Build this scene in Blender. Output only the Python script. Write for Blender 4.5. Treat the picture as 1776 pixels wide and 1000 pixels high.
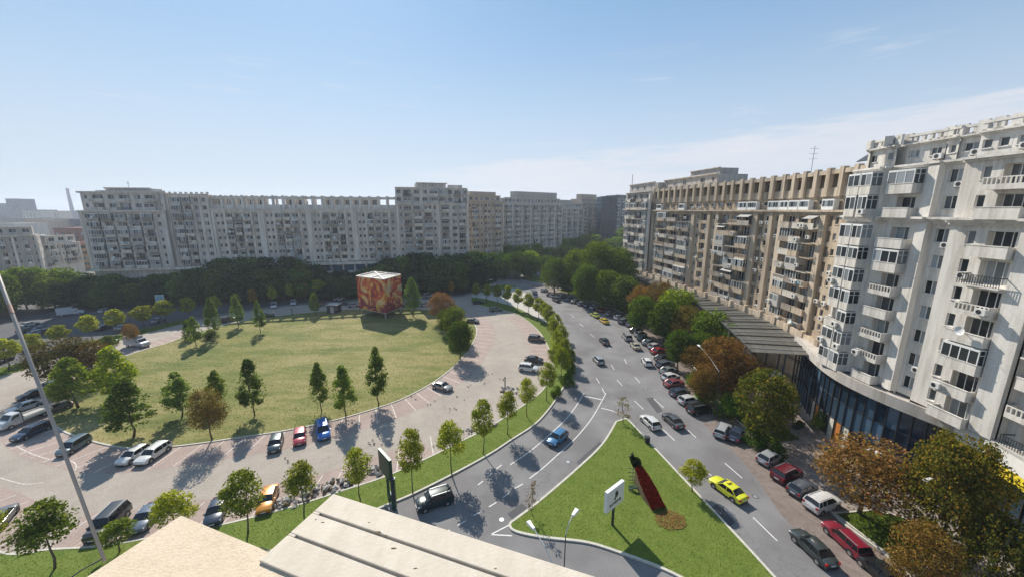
import bpy, math, random
import numpy as np
from mathutils import Vector, Matrix
from mathutils.geometry import tessellate_polygon
for o in list(bpy.data.objects): bpy.data.objects.remove(o)
sc = bpy.context.scene; col = sc.collection
# ------------------------------------------------------------------ camera, world, sun
CH = 32.0; FPX = 650.0; TH = math.radians(11.8); SN, CN = math.sin(TH), math.cos(TH)
cam = bpy.data.cameras.new('camera'); cam.sensor_width = 36; cam.lens = 36*FPX/1776
cam.clip_start = 0.05; cam.clip_end = 20000
co = bpy.data.objects.new('camera', cam); col.objects.link(co); sc.camera = co
co.location = (0, 0, CH); co.rotation_euler = (math.radians(90)-TH, 0, 0)
SUN_AZ = math.radians(-25); SUN_EL = math.radians(39)      # azimuth measured from +Y towards +X
world = bpy.data.worlds.new('World'); sc.world = world; world.use_nodes = True
wt = world.node_tree; wt.nodes.clear()
def WN(t, **k):
    n = wt.nodes.new(t)
    for a, b in k.items(): setattr(n, a, b)
    return n
wo = WN('ShaderNodeOutputWorld'); bg = WN('ShaderNodeBackground')
sky = WN('ShaderNodeTexSky', sky_type='NISHITA'); sky.sun_disc = False
sky.sun_elevation = SUN_EL; sky.sun_rotation = SUN_AZ; sky.air_density = 1.0; sky.dust_density = 0.3; sky.ozone_density = 2.0; sky.altitude = 80
bg.inputs[1].default_value = 0.1
tc = WN('ShaderNodeTexCoord'); sep = WN('ShaderNodeSeparateXYZ'); wt.links.new(tc.outputs['Generated'], sep.inputs[0])
def WM(op, a, b=None, clamp=False):
    n = WN('ShaderNodeMath', operation=op); n.use_clamp = clamp
    for i, v in enumerate((a, b)):
        if v is None: continue
        if isinstance(v, (int, float)): n.inputs[i].default_value = v
        else: wt.links.new(v, n.inputs[i])
    return n.outputs[0]
def WMap(v, a, b, c=0, d=1):
    n = WN('ShaderNodeMapRange', interpolation_type='SMOOTHSTEP'); wt.links.new(v, n.inputs[0])
    for i, q in enumerate((a, b, c, d)): n.inputs[i+1].default_value = q
    return n.outputs[0]
mp = WN('ShaderNodeMapping'); mp.inputs['Scale'].default_value = (3.0, 3.0, 26.0); wt.links.new(tc.outputs['Generated'], mp.inputs[0])
nz = WN('ShaderNodeTexNoise'); nz.inputs['Scale'].default_value = 1.6; nz.inputs['Detail'].default_value = 6; nz.inputs['Roughness'].default_value = .6
wt.links.new(mp.outputs[0], nz.inputs[0])
band = WM('MULTIPLY', WMap(sep.outputs[2], .0, .05), WMap(sep.outputs[2], .165, .10))
# the low cloud bank rises towards the right
edge = WM('ADD', WM('MULTIPLY', sep.outputs[0], .085), .125)
bank = WMap(WM('SUBTRACT', WM('ADD', edge, WM('MULTIPLY', WM('SUBTRACT', nz.outputs[0], .5), .10)), sep.outputs[2]), -.004, .03)
bank = WM('MULTIPLY', bank, WMap(sep.outputs[0], -.45, .1))
wisp = WM('MULTIPLY', WMap(nz.outputs[0], .58, .76), WM('MULTIPLY', WMap(sep.outputs[2], .05, .15), WMap(sep.outputs[2], .40, .25)))
cl = WM('ADD', WM('MULTIPLY', WM('MULTIPLY', bank, WMap(nz.outputs[0], .30, .58, .45, 1)), .8), WM('MULTIPLY', wisp, .35), True)
mx = WN('ShaderNodeMix', data_type='RGBA'); wt.links.new(cl, mx.inputs[0])
gm = WN('ShaderNodeGamma'); gm.inputs[1].default_value = .45; wt.links.new(sky.outputs[0], gm.inputs[0])     # hazy air evens out the sky
tn = WN('ShaderNodeMix', data_type='RGBA', blend_type='MULTIPLY'); tn.inputs[0].default_value = 1; tn.inputs[7].default_value = (1.36, 1.92, 2.42, 1)
wt.links.new(gm.outputs[0], tn.inputs[6])
hz = WN('ShaderNodeMix', data_type='RGBA'); hz.inputs[7].default_value = (4.75, 5.3, 6.0, 1); wt.links.new(WM('MULTIPLY', WMap(sep.outputs[2], .46, -.02), .9), hz.inputs[0])
wt.links.new(tn.outputs[2], hz.inputs[6]); wt.links.new(hz.outputs[2], mx.inputs[6])
mx.inputs[7].default_value = (5.6, 5.75, 6.2, 1)
wt.links.new(mx.outputs[2], bg.inputs[0]); wt.links.new(bg.outputs[0], wo.inputs[0])
sl = bpy.data.lights.new('sun', 'SUN'); sl.energy = 4.8; sl.angle = math.radians(.53); sl.color = (1, .93, .82)
so = bpy.data.objects.new('sun', sl); col.objects.link(so)
so.location = (-60, 120, 150)
sd = Vector((math.sin(SUN_AZ)*math.cos(SUN_EL), math.cos(SUN_AZ)*math.cos(SUN_EL), math.sin(SUN_EL)))
so.rotation_euler = sd.to_track_quat('Z', 'Y').to_euler()
sc.view_settings.view_transform = 'Standard'; sc.view_settings.look = 'None'; sc.view_settings.exposure = 0.5; sc.view_settings.gamma = 1
sc.view_settings.use_curve_mapping = False
sc.cycles.volume_bounces = 0; sc.cycles.max_bounces = 5; sc.cycles.transparent_max_bounces = 6
# ------------------------------------------------------------------ surveying: where a sight line meets a height or a plane
def P(x, y, z=0.0):
    u = (x-888)/FPX; v = (y-500)/FPX; t = (CH-z)/(SN+v*CN)
    return Vector((u*t, t*(CN-v*SN), z))
def height_at(y, Y):
    v = (y-500)/FPX; t = Y/(CN-v*SN); return CH-t*(SN+v*CN)
def depth(X, Y, Z=0): return Y*CN+(CH-Z)*SN
# ------------------------------------------------------------------ materials
MATS = {}
def nodes(name):
    m = bpy.data.materials.new(name); m.use_nodes = True; t = m.node_tree
    b = t.nodes['Principled BSDF']; return m, t, b
def N(t, ty, **k):
    n = t.nodes.new(ty)
    for a, b in k.items(): setattr(n, a, b)
    return n
def noise(t, scale, detail=4, rough=.6, vec=None, stretch=None, coord='Object'):
    n = N(t, 'ShaderNodeTexNoise'); n.inputs['Scale'].default_value = scale; n.inputs['Detail'].default_value = detail; n.inputs['Roughness'].default_value = rough
    c = N(t, 'ShaderNodeTexCoord'); o = c.outputs[coord] if vec is None else vec
    if stretch:
        q = N(t, 'ShaderNodeMapping'); q.inputs['Scale'].default_value = stretch; t.links.new(o, q.inputs[0]); o = q.outputs[0]
    t.links.new(o, n.inputs['Vector']); return n.outputs[0]
def ramp(t, fac, stops):
    r = N(t, 'ShaderNodeValToRGB'); e = r.color_ramp.elements
    while len(e) < len(stops): e.new(.5)
    for el, (p, c) in zip(e, stops): el.position = p; el.color = (*c, 1)
    t.links.new(fac, r.inputs[0]); return r.outputs[0]
def mixc(t, a, b, fac=.5, mode='MIX'):
    m = N(t, 'ShaderNodeMix', data_type='RGBA', blend_type=mode)
    for i, v in ((0, fac), (6, a), (7, b)):
        if isinstance(v, (int, float)): m.inputs[i].default_value = v
        elif isinstance(v, tuple): m.inputs[i].default_value = (*v, 1)
        else: t.links.new(v, m.inputs[i])
    return m.outputs[2]
def bump(t, b, h, s=.3, d=.05):
    n = N(t, 'ShaderNodeBump'); n.inputs['Strength'].default_value = s; n.inputs['Distance'].default_value = d
    t.links.new(h, n.inputs['Height']); t.links.new(n.outputs[0], b.inputs['Normal'])
def plain(name, c, rough=.6, metal=0, var=.12, scale=3):
    m, t, b = nodes(name); n = noise(t, scale)
    t.links.new(ramp(t, n, [(.3, tuple(x*(1-var) for x in c)), (.7, tuple(min(1, x*(1+var)) for x in c))]), b.inputs['Base Color'])
    b.inputs['Roughness'].default_value = rough; b.inputs['Metallic'].default_value = metal; MATS[name] = m; return m
def ground_mat(name, stops, s1, s2, rough=.9, bumps=.3, fine=None, stretch=None, big=None):
    m, t, b = nodes(name); a = noise(t, s1, 5, .65, stretch=stretch); f = noise(t, s2, 4, .7)
    c = ramp(t, a, stops); g = ramp(t, f, [(.25, (.72, .72, .72)), (.75, (1.2, 1.2, 1.2))])
    c = mixc(t, c, g, 1.0, 'MULTIPLY')
    if big:
        c = mixc(t, c, ramp(t, noise(t, big[0], 3, .5), [(.38, big[1]), (.62, (1, 1, 1))]), 1.0, 'MULTIPLY')
    t.links.new(c, b.inputs['Base Color']); b.inputs['Roughness'].default_value = rough; b.inputs['Specular IOR Level'].default_value = .25
    bump(t, b, f, bumps, .05); MATS[name] = m; return m
ground_mat('city_ground', [(.3, (.13, .13, .10)), (.5, (.17, .16, .14)), (.7, (.09, .11, .05))], .02, .4)
ground_mat('asphalt', [(.3, (.185, .18, .18)), (.7, (.235, .228, .228))], .08, 9, .85, .2, big=(.16, (.80, .79, .79)))
ground_mat('asphalt_patch_and_shade', [(.3, (.075, .075, .08)), (.7, (.10, .10, .105))], .1, 9, .85, .2)
ground_mat('parking_lane', [(.3, (.19, .155, .135)), (.7, (.24, .195, .17))], .3, 7, .9, .2, big=(1.5, (.82, .8, .8)))
ground_mat('plaza_paving', [(.3, (.32, .28, .24)), (.7, (.40, .35, .30))], .12, 5, .9, .15, big=(.5, (.93, .92, .91)))
ground_mat('bay_paving', [(.3, (.33, .255, .22)), (.7, (.39, .305, .265))], .25, 5, .9, .15, big=(.8, (.92, .92, .93)))
ground_mat('walk_paving', [(.3, (.245, .21, .19)), (.7, (.335, .29, .265))], .35, 4, .9, .15, big=(1.3, (.72, .7, .7)))
ground_mat('pale_paving', [(.3, (.40, .38, .34)), (.7, (.50, .47, .43))], .2, 4, .9, .15)
ground_mat('dry_lawn', [(.28, (.12, .145, .045)), (.44, (.20, .20, .07)), (.56, (.31, .26, .12)), (.72, (.18, .175, .06))], .11, 3.2, .95, .6, stretch=(.6, 1.6, 1), big=(.035, (.62, .74, .5)))
ground_mat('lush_grass', [(.3, (.095, .145, .022)), (.5, (.125, .17, .028)), (.7, (.15, .185, .038))], .5, 6, .95, .4)
ground_mat('soil', [(.3, (.10, .08, .05)), (.7, (.16, .12, .07))], .8, 5)
m, t, b = nodes('kerb_stone'); n = noise(t, 2.5)
t.links.new(ramp(t, n, [(.3, (.42, .40, .34)), (.7, (.56, .53, .46))]), b.inputs['Base Color']); b.inputs['Roughness'].default_value = .85; MATS['kerb_stone'] = m
m, t, b = nodes('road_paint'); n = noise(t, 3.5, 6, .8)
t.links.new(ramp(t, n, [(.32, (.34, .32, .32)), (.5, (.66, .64, .62))]), b.inputs['Base Color']); b.inputs['Roughness'].default_value = .7; MATS['road_paint'] = m
m, t, b = nodes('bay_paint'); n = noise(t, 2.2, 6, .8)
t.links.new(ramp(t, n, [(.38, (.40, .33, .29)), (.6, (.66, .61, .57))]), b.inputs['Base Color']); b.inputs['Roughness'].default_value = .7; MATS['bay_paint'] = m
def cracks(name, scale, dark, width=.012):
    m = MATS[name]; t = m.node_tree; b = t.nodes['Principled BSDF']; src = b.inputs['Base Color'].links[0].from_socket
    tc = N(t, 'ShaderNodeTexCoord'); n = N(t, 'ShaderNodeTexNoise'); n.inputs['Scale'].default_value = .5; t.links.new(tc.outputs['Object'], n.inputs[0])
    ad = N(t, 'ShaderNodeMix', data_type='VECTOR'); ad.inputs[0].default_value = .35; t.links.new(tc.outputs['Object'], ad.inputs[4]); sc_ = N(t, 'ShaderNodeVectorMath', operation='SCALE'); sc_.inputs['Scale'].default_value = 8; t.links.new(n.outputs['Color'], sc_.inputs[0]); t.links.new(sc_.outputs[0], ad.inputs[5])
    v = N(t, 'ShaderNodeTexVoronoi', feature='DISTANCE_TO_EDGE'); v.inputs['Scale'].default_value = scale; t.links.new(ad.outputs[1], v.inputs['Vector'])
    f = ramp(t, v.outputs['Distance'], [(0, (dark, dark, dark)), (width, (1, 1, 1))]); big = ramp(t, noise(t, .07, 3), [(.45, (0, 0, 0)), (.6, (1, 1, 1))])
    t.links.new(mixc(t, src, f, big, 'MULTIPLY'), b.inputs['Base Color'])
cracks('asphalt', .16, .72); cracks('plaza_paving', .2, .82, .02)
def wallmat(name, c, dirt=.55, warm=(.9, .82, .7)):
    m, t, b = nodes(name)
    st = noise(t, .9, 6, .7, stretch=(1.2, 1.2, .09)); bl = noise(t, .35, 5, .6); fi = noise(t, 6, 3)
    k = mixc(t, c, tuple(x*y for x, y in zip(c, warm)), bl)
    k = mixc(t, k, ramp(t, st, [(.32, (dirt, dirt*.97, dirt*.93)), (.56, (1, 1, 1))]), 1.0, 'MULTIPLY')
    k = mixc(t, k, ramp(t, fi, [(.2, (.86, .86, .86)), (.8, (1.08, 1.08, 1.08))]), 1.0, 'MULTIPLY')
    t.links.new(k, b.inputs['Base Color']); b.inputs['Roughness'].default_value = .9; b.inputs['Specular IOR Level'].default_value = .2
    bump(t, b, fi, .2, .03); MATS[name] = m; return m
wallmat('white_render', (.72, .70, .67), .66, (.92, .87, .79))
wallmat('grey_render', (.72, .68, .65), .52)
wallmat('grey_trim', (.78, .745, .71), .6)
wallmat('cream_render', (.52, .435, .34), .42)
wallmat('cream_trim', (.58, .495, .40), .46)
wallmat('pink_render', (.60, .50, .43), .7)
wallmat('pale_render', (.52, .50, .485), .7)
wallmat('ochre_render', (.60, .36, .18), .8)
wallmat('balcony_concrete', (.50, .47, .44), .6)
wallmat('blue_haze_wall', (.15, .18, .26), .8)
wallmat('balcony_a', (.50, .46, .42), .5)
wallmat('balcony_b', (.34, .30, .27), .6)
wallmat('balcony_c', (.66, .64, .60), .6)
plain('white_frame', (.72, .72, .70), .5, var=.08)
plain('old_frame', (.42, .40, .37), .6)
plain('dark_metal', (.04, .045, .05), .45, .3)
plain('green_metal', (.03, .07, .05), .45, .2)
plain('steel', (.42, .44, .45), .4, .6)
plain('pole_paint', (.36, .32, .28), .45, .1)
plain('roof_felt', (.16, .15, .145), .9)
plain('red_tile', (.25, .09, .06), .8)
plain('concrete', (.42, .40, .37), .9)
plain('yellow_board', (.75, .58, .03), .5, var=.05)
plain('white_board', (.72, .70, .66), .5, var=.05)
plain('awning', (.36, .35, .33), .8, var=.3)
plain('bark', (.11, .085, .06), .95, var=.3, scale=8)
plain('pale_bark', (.22, .17, .13), .95, var=.3, scale=8)
plain('tyre', (.018, .018, .018), .8)
plain('rim', (.40, .41, .42), .35, .7)
plain('plastic_black', (.02, .02, .022), .5)
plain('head_lamp', (.75, .77, .8), .15)
plain('tail_lamp', (.35, .01, .01), .25)
plain('plate', (.7, .7, .68), .4)
plain('rubble', (.45, .40, .35), .95, var=.35, scale=2)
plain('blue_tarp', (.20, .35, .42), .7)
plain('tape', (.30, .17, .13), .6)
plain('poster_faded', (.42, .30, .26), .6, var=.4, scale=2.5)
plain('ac_white', (.60, .59, .56), .5)
def glass(name, lo, hi, rough=.12):
    m, t, b = nodes(name); oi = N(t, 'ShaderNodeObjectInfo'); g = N(t, 'ShaderNodeNewGeometry')
    a = N(t, 'ShaderNodeMath', operation='ADD'); t.links.new(oi.outputs['Random'], a.inputs[0]); t.links.new(g.outputs['Random Per Island'], a.inputs[1])
    f = N(t, 'ShaderNodeMath', operation='FRACT'); t.links.new(a.outputs[0], f.inputs[0])
    t.links.new(ramp(t, f.outputs[0], [(0, lo), (.4, tuple(x*1.6 for x in lo)), (.7, hi), (.92, tuple(min(.6, x*2.6) for x in hi))]), b.inputs['Base Color'])
    b.inputs['Roughness'].default_value = rough; b.inputs['Specular IOR Level'].default_value = .6; b.inputs['IOR'].default_value = 1.5; MATS[name] = m
glass('window_glass', (.02, .024, .028), (.12, .13, .135))
glass('shop_glass', (.008, .018, .032), (.03, .055, .085), .06)
m, t, b = nodes('car_glass'); b.inputs['Base Color'].default_value = (.012, .014, .017, 1); b.inputs['Roughness'].default_value = .05; b.inputs['Specular IOR Level'].default_value = .6; MATS['car_glass'] = m
m, t, b = nodes('car_paint'); oi = N(t, 'ShaderNodeObjectInfo'); n = noise(t, 2.0, 3)
t.links.new(mixc(t, oi.outputs['Color'], ramp(t, n, [(.3, (.86, .86, .86)), (.7, (1.03, 1.03, 1.03))]), 1.0, 'MULTIPLY'), b.inputs['Base Color'])
b.inputs['Roughness'].default_value = .32; b.inputs['Metallic'].default_value = .15; b.inputs['Coat Weight'].default_value = .7; b.inputs['Coat Roughness'].default_value = .08; MATS['car_paint'] = m
# foliage: every leaf its own tone, each tree tinted by its object colour
def leafmat(name, stops, trans=.42):
    m, t, b = nodes(name); t.nodes.remove(b)
    g = N(t, 'ShaderNodeNewGeometry'); oi = N(t, 'ShaderNodeObjectInfo')
    c = ramp(t, g.outputs['Random Per Island'], stops); c = mixc(t, c, oi.outputs['Color'], 1.0, 'MULTIPLY')
    d = N(t, 'ShaderNodeBsdfDiffuse'); tr = N(t, 'ShaderNodeBsdfTranslucent'); ms = N(t, 'ShaderNodeMixShader'); ms.inputs[0].default_value = trans
    t.links.new(c, d.inputs[0]); t.links.new(mixc(t, c, (1.5, 1.5, .55), 1.0, 'MULTIPLY'), tr.inputs[0])
    t.links.new(d.outputs[0], ms.inputs[1]); t.links.new(tr.outputs[0], ms.inputs[2])
    t.links.new(ms.outputs[0], t.nodes['Material Output'].inputs[0]); MATS[name] = m
leafmat('leaf', [(0, (.045, .075, .015)), (.5, (.085, .12, .022)), (1, (.15, .18, .035))])
leafmat('leaf_yellow', [(0, (.085, .115, .016)), (.5, (.16, .19, .03)), (1, (.29, .29, .06))])
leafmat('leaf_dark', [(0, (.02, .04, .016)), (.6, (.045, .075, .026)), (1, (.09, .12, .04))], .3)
leafmat('leaf_rust', [(0, (.06, .05, .02)), (.45, (.15, .085, .035)), (.8, (.24, .13, .06)), (1, (.14, .14, .04))], .3)
leafmat('leaf_olive', [(0, (.04, .055, .015)), (.5, (.10, .10, .025)), (.85, (.20, .15, .035)), (1, (.25, .13, .04))])
leafmat('grass_blade', [(0, (.10, .145, .022)), (.6, (.13, .175, .03)), (1, (.165, .20, .05))], .5)
leafmat('dry_blade', [(0, (.135, .155, .055)), (.6, (.205, .195, .08)), (1, (.29, .25, .12))], .5)
def patchy(name, s, lo, hi, stretch):
    m = MATS[name]; t = m.node_tree; f = ramp(t, noise(t, s, 5, .6, stretch=stretch), [(.34, lo), (.5, (1, 1, 1)), (.64, hi)])
    for l in list(t.links):
        if l.to_socket.name == 'Color' and l.to_node.type in ('BSDF_DIFFUSE', 'BSDF_TRANSLUCENT'):
            src = l.from_socket; to = l.to_socket; t.links.remove(l); t.links.new(mixc(t, src, f, 1.0, 'MULTIPLY'), to)
patchy('dry_blade', .075, (.48, .72, .45), (1.45, 1.15, 1.45), (.6, 1.7, 1)); patchy('grass_blade', .22, (.78, .86, .8), (1.12, 1.02, 1.0), (1, 1, 1))
leafmat('flower_red', [(0, (.12, .012, .008)), (.6, (.26, .02, .012)), (1, (.10, .03, .012))], .15)
leafmat('fallen_leaf', [(0, (.14, .08, .03)), (.6, (.26, .15, .05)), (1, (.30, .22, .08))], .2)
# ------------------------------------------------------------------ mesh builders
def tag(o, label=None, cat=None, group=None, kind=None):
    if label: o['label'] = label
    if cat: o['category'] = cat
    if group: o['group'] = group
    if kind: o['kind'] = kind
    return o
def empty(name, loc=(0, 0, 0), rz=0.0):
    o = bpy.data.objects.new(name, None); o.empty_display_size = .5; col.objects.link(o); o.location = loc; o.rotation_euler = (0, 0, rz); return o
def link(name, me, parent=None, loc=(0, 0, 0), rz=0.0):
    o = bpy.data.objects.new(name, me); col.objects.link(o); o.parent = parent; o.location = loc; o.rotation_euler = (0, 0, rz); return o
class MB:
    def __init__(s): s.v = []; s.f = []; s.m = []; s.mats = []
    def mi(s, m):
        if m not in s.mats: s.mats.append(m)
        return s.mats.index(m)
    def face(s, pts, m):
        n = len(s.v); s.v += [tuple(p) for p in pts]; s.f.append(tuple(range(n, n+len(pts)))); s.m.append(s.mi(m))
    def hexa(s, c, m):        # c: 4 bottom, 4 top
        n = len(s.v); s.v += [tuple(p) for p in c]; k = s.mi(m)
        for q in ((3, 2, 1, 0), (4, 5, 6, 7), (0, 1, 5, 4), (1, 2, 6, 5), (2, 3, 7, 6), (3, 0, 4, 7)):
            s.f.append(tuple(n+i for i in q)); s.m.append(k)
    def box(s, x0, x1, y0, y1, z0, z1, m):
        s.hexa([(x0, y0, z0), (x1, y0, z0), (x1, y1, z0), (x0, y1, z0), (x0, y0, z1), (x1, y0, z1), (x1, y1, z1), (x0, y1, z1)], m)
    def bar(s, a, b, w, h, m):  # box beam between two points
        a = Vector(a); b = Vector(b); d = (b-a).normalized(); up = Vector((0, 0, 1)) if abs(d.z) < .95 else Vector((1, 0, 0))
        r = d.cross(up).normalized()*w/2; u = r.cross(d).normalized()*h/2
        s.hexa([a-r-u, a+r-u, b+r-u, b-r-u, a-r+u, a+r+u, b+r+u, b-r+u], m)
    def prism(s, poly, z0, z1, m, mt=None, bottom=False):
        mt = mt or m; n = len(poly)
        for i in range(n):
            a, b = poly[i], poly[(i+1) % n]
            s.face([(a[0], a[1], z0), (b[0], b[1], z0), (b[0], b[1], z1), (a[0], a[1], z1)], m)
        vs = [Vector((p[0], p[1], z1)) for p in poly]
        for tr in tessellate_polygon([vs]):
            q = [vs[i] for i in tr]
            if (q[1]-q[0]).cross(q[2]-q[0]).z < 0: q.reverse()
            s.face(q, mt)
    def tube(s, pts, rad, m, n=7):
        pts = [Vector(p) for p in pts]; k = s.mi(m); base = len(s.v); N_ = len(pts)
        for i, p in enumerate(pts):
            d = (pts[min(i+1, N_-1)]-pts[max(i-1, 0)]).normalized(); up = Vector((0, 0, 1)) if abs(d.z) < .9 else Vector((1, 0, 0))
            a = d.cross(up).normalized(); b = d.cross(a); r = rad[i] if isinstance(rad, (list, tuple)) else rad
            for j in range(n): q = p+(a*math.cos(2*math.pi*j/n)+b*math.sin(2*math.pi*j/n))*r; s.v.append(tuple(q))
        for i in range(N_-1):
            for j in range(n):
                s.f.append((base+i*n+j, base+i*n+(j+1) % n, base+(i+1)*n+(j+1) % n, base+(i+1)*n+j)); s.m.append(k)
        s.f.append(tuple(base+j for j in range(n))[::-1]); s.m.append(k); s.f.append(tuple(base+(N_-1)*n+j for j in range(n))); s.m.append(k)
    def disc(s, c, r, axis, m, n=14, th=.05):
        a = Vector(axis).normalized()*th/2; s.tube([Vector(c)-a, Vector(c)+a], r, m, n)
    def mesh(s, name, smooth=False, org=(0, 0, 0)):
        me = bpy.data.meshes.new(name); ox, oy, oz = org
        me.from_pydata([(x-ox, y-oy, z-oz) for x, y, z in s.v], [], s.f)
        for m in s.mats: me.materials.append(MATS[m])
        me.polygons.foreach_set('material_index', s.m)
        if smooth: me.polygons.foreach_set('use_smooth', [True]*len(s.f))
        me.update(); return me
    def obj(s, name, parent=None, smooth=False, org=(0, 0, 0), loc=None):
        return link(name, s.mesh(name, smooth, org), parent, loc if loc is not None else ((0, 0, 0) if parent else org))
# smooth curve through points (Catmull-Rom)
def curve(pts, closed=False, step=6):
    pts = [Vector((p[0], p[1])) for p in pts]; n = len(pts); out = []
    for i in range(n if closed else n-1):
        g = (lambda k: pts[k % n]) if closed else (lambda k: pts[max(0, min(n-1, k))])
        p0, p1, p2, p3 = g(i-1), g(i), g(i+1), g(i+2)
        for k in range(step):
            t_ = k/step; out.append(.5*((2*p1)+(p2-p0)*t_+(2*p0-5*p1+4*p2-p3)*t_*t_+(3*p1-p0-3*p2+p3)*t_**3))
    if not closed: out.append(pts[-1])
    return out
def resample(pts, d, closed=False):
    q = list(pts)+([pts[0]] if closed else []); out = []; acc = 0.0; nxt = 0.0
    for a, b in zip(q, q[1:]):
        L = (b-a).length
        while nxt <= acc+L and L > 0: out.append((a.lerp(b, (nxt-acc)/L), (b-a).normalized())); nxt += d
        acc += L
    return out
def pxs(l, z=0): return [P(x, y, z).to_2d() for x, y in l]
def offset(pts, d, closed=False):   # to the right of travel
    n = len(pts); out = []
    for i in range(n):
        a = pts[(i-1) % n] if closed or i else pts[0]; b = pts[(i+1) % n] if closed or i < n-1 else pts[-1]
        t_ = (b-a).normalized(); out.append(pts[i]+Vector((t_.y, -t_.x))*d)
    return out
def area(p): return sum(p[i].x*p[(i+1) % len(p)].y-p[(i+1) % len(p)].x*p[i].y for i in range(len(p)))/2
def sheet(name, poly, z, m, kind='structure', z0=None):
    b = MB()
    if z0 is None:
        vs = [Vector((p[0], p[1], z)) for p in poly]
        for tr in tessellate_polygon([vs]):
            q = [vs[i] for i in tr]
            if (q[1]-q[0]).cross(q[2]-q[0]).z < 0: q.reverse()
            b.face(q, m)
    else: b.prism(poly, z0, z, m)
    o = b.obj(name); tag(o, kind=kind); return o
def ribbon(b, pts, w, z0, z1, m, closed=False):   # raised strip along a line, centred
    L = offset(pts, -w/2, closed); R_ = offset(pts, w/2, closed); n = len(pts)
    for i in range(n if closed else n-1):
        j = (i+1) % n; a, c, d, e = L[i], R_[i], R_[j], L[j]
        b.face([(a.x, a.y, z1), (c.x, c.y, z1), (d.x, d.y, z1), (e.x, e.y, z1)], m)
        if z1-z0 > .03:
            b.face([(c.x, c.y, z0), (d.x, d.y, z0), (d.x, d.y, z1), (c.x, c.y, z1)], m)
            b.face([(e.x, e.y, z0), (a.x, a.y, z0), (a.x, a.y, z1), (e.x, e.y, z1)], m)
def inside(p, poly):
    c = False; n = len(poly); j = n-1
    for i in range(n):
        a, b = poly[i], poly[j]
        if (a[1] > p[1]) != (b[1] > p[1]) and p[0] < (b[0]-a[0])*(p[1]-a[1])/(b[1]-a[1])+a[0]: c = not c
        j = i
    return c
def npmesh(name, V, nf, k, mat):   # V: (nf*k,3) separate k-gons
    me = bpy.data.meshes.new(name); me.vertices.add(len(V)); me.vertices.foreach_set('co', V.astype(np.float32).ravel())
    me.loops.add(nf*k); me.loops.foreach_set('vertex_index', np.arange(nf*k, dtype=np.int32))
    me.polygons.add(nf); me.polygons.foreach_set('loop_start', np.arange(0, nf*k, k, dtype=np.int32))
    me.materials.append(MATS[mat]); me.update(calc_edges=True); me.validate(); return me
def tufts(name, poly, n, size, mat, label, z=.12, seed=1, lean=1.0, cat='grass', flat=False):
    r = np.random.RandomState(seed); xs = [p[0] for p in poly]; ys = [p[1] for p in poly]; C = []
    A = np.array([(p[0], p[1]) for p in poly])
    while sum(len(c) for c in C) < n:
        q = np.c_[r.uniform(min(xs), max(xs), n), r.uniform(min(ys), max(ys), n)]
        m_ = np.zeros(n, bool); j = len(A)-1
        for i in range(len(A)):
            a, b = A[i], A[j]
            k = ((a[1] > q[:, 1]) != (b[1] > q[:, 1])) & (q[:, 0] < (b[0]-a[0])*(q[:, 1]-a[1])/((b[1]-a[1]) or 1e-9)+a[0]); m_ ^= k; j = i
        C.append(q[m_])
    c = np.vstack(C)[:n]; ang = r.uniform(0, 2*np.pi, n); s_ = size*r.uniform(.5, 1.3, n)
    d = np.c_[np.cos(ang), np.sin(ang)]
    V = np.zeros((n, 3, 3))
    if flat:
        V[:, 0, :2] = c-d*s_[:, None]/2; V[:, 1, :2] = c+d*s_[:, None]/2; V[:, 2, :2] = c+np.c_[-d[:, 1], d[:, 0]]*s_[:, None]*.7
        V[:, 0, 2] = z+.012; V[:, 1, 2] = z+.02; V[:, 2, 2] = z+r.uniform(.02, .07, n)
    else:
        V[:, 0, :2] = c-d*s_[:, None]/2; V[:, 1, :2] = c+d*s_[:, None]/2; V[:, 2, :2] = c+r.normal(0, .35, (n, 2))*s_[:, None]*lean
        V[:, 0, 2] = z-.01; V[:, 1, 2] = z-.01; V[:, 2, 2] = z+s_*r.uniform(.35, .7, n)
    o = link(name, npmesh(name, V.reshape(-1, 3), n, 3, mat)); o.color = (1, 1, 1, 1); tag(o, label, cat, None, 'stuff'); return o
# ------------------------------------------------------------------ ground, roads, square
rnd = random.Random(7)
sheet('ground', [Vector(p) for p in ((-4000, -600), (4000, -600), (4000, 7000), (-4000, 7000))], -.06, 'city_ground')
ROAD = [Vector(p) for p in ((-190, 18), (62, 5), (66, 150), (58, 420), (30, 620), (8, 620), (0, 300), (-20, 200), (-105, 170), (-190, 150), (-260, 120))]
sheet('road', ROAD, 0, 'asphalt')
lawn = curve(pxs([(104, 742), (165, 765), (240, 777), (330, 770), (420, 757), (500, 745), (580, 728), (650, 708), (700, 690), (750, 663), (790, 632), (815, 602), (826, 577), (818, 557), (790, 543), (745, 537), (680, 535), (600, 537), (520, 543), (450, 552), (400, 561), (340, 577), (290, 595), (240, 610), (190, 628), (150, 650), (112, 680), (92, 715)]), True)
if area(lawn) < 0: lawn.reverse()      # counter-clockwise: offset(+) runs outwards
in_px = [(0, 958), (90, 953), (180, 947), (290, 928), (400, 907), (514, 877), (595, 851), (670, 826), (745, 793), (805, 763), (850, 740), (905, 705), (940, 678), (957, 650), (958, 622), (950, 600), (934, 574), (904, 549), (878, 539), (848, 533), (818, 526)]
out_px = [(200, 1012), (400, 975), (500, 946), (600, 908), (661, 880), (718, 856), (790, 820), (850, 787), (888, 762), (926, 737), (950, 712), (970, 683), (986, 655), (991, 628), (989, 604), (975, 582), (955, 564), (935, 553), (898, 534), (868, 525), (844, 519), (818, 515)]
med_in = curve([Vector((-75, 34.5)), Vector((-62, 34.2))]+pxs(in_px)); med_out = curve([Vector((-75, 27)), Vector((-55, 27.6))]+pxs(out_px))
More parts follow.
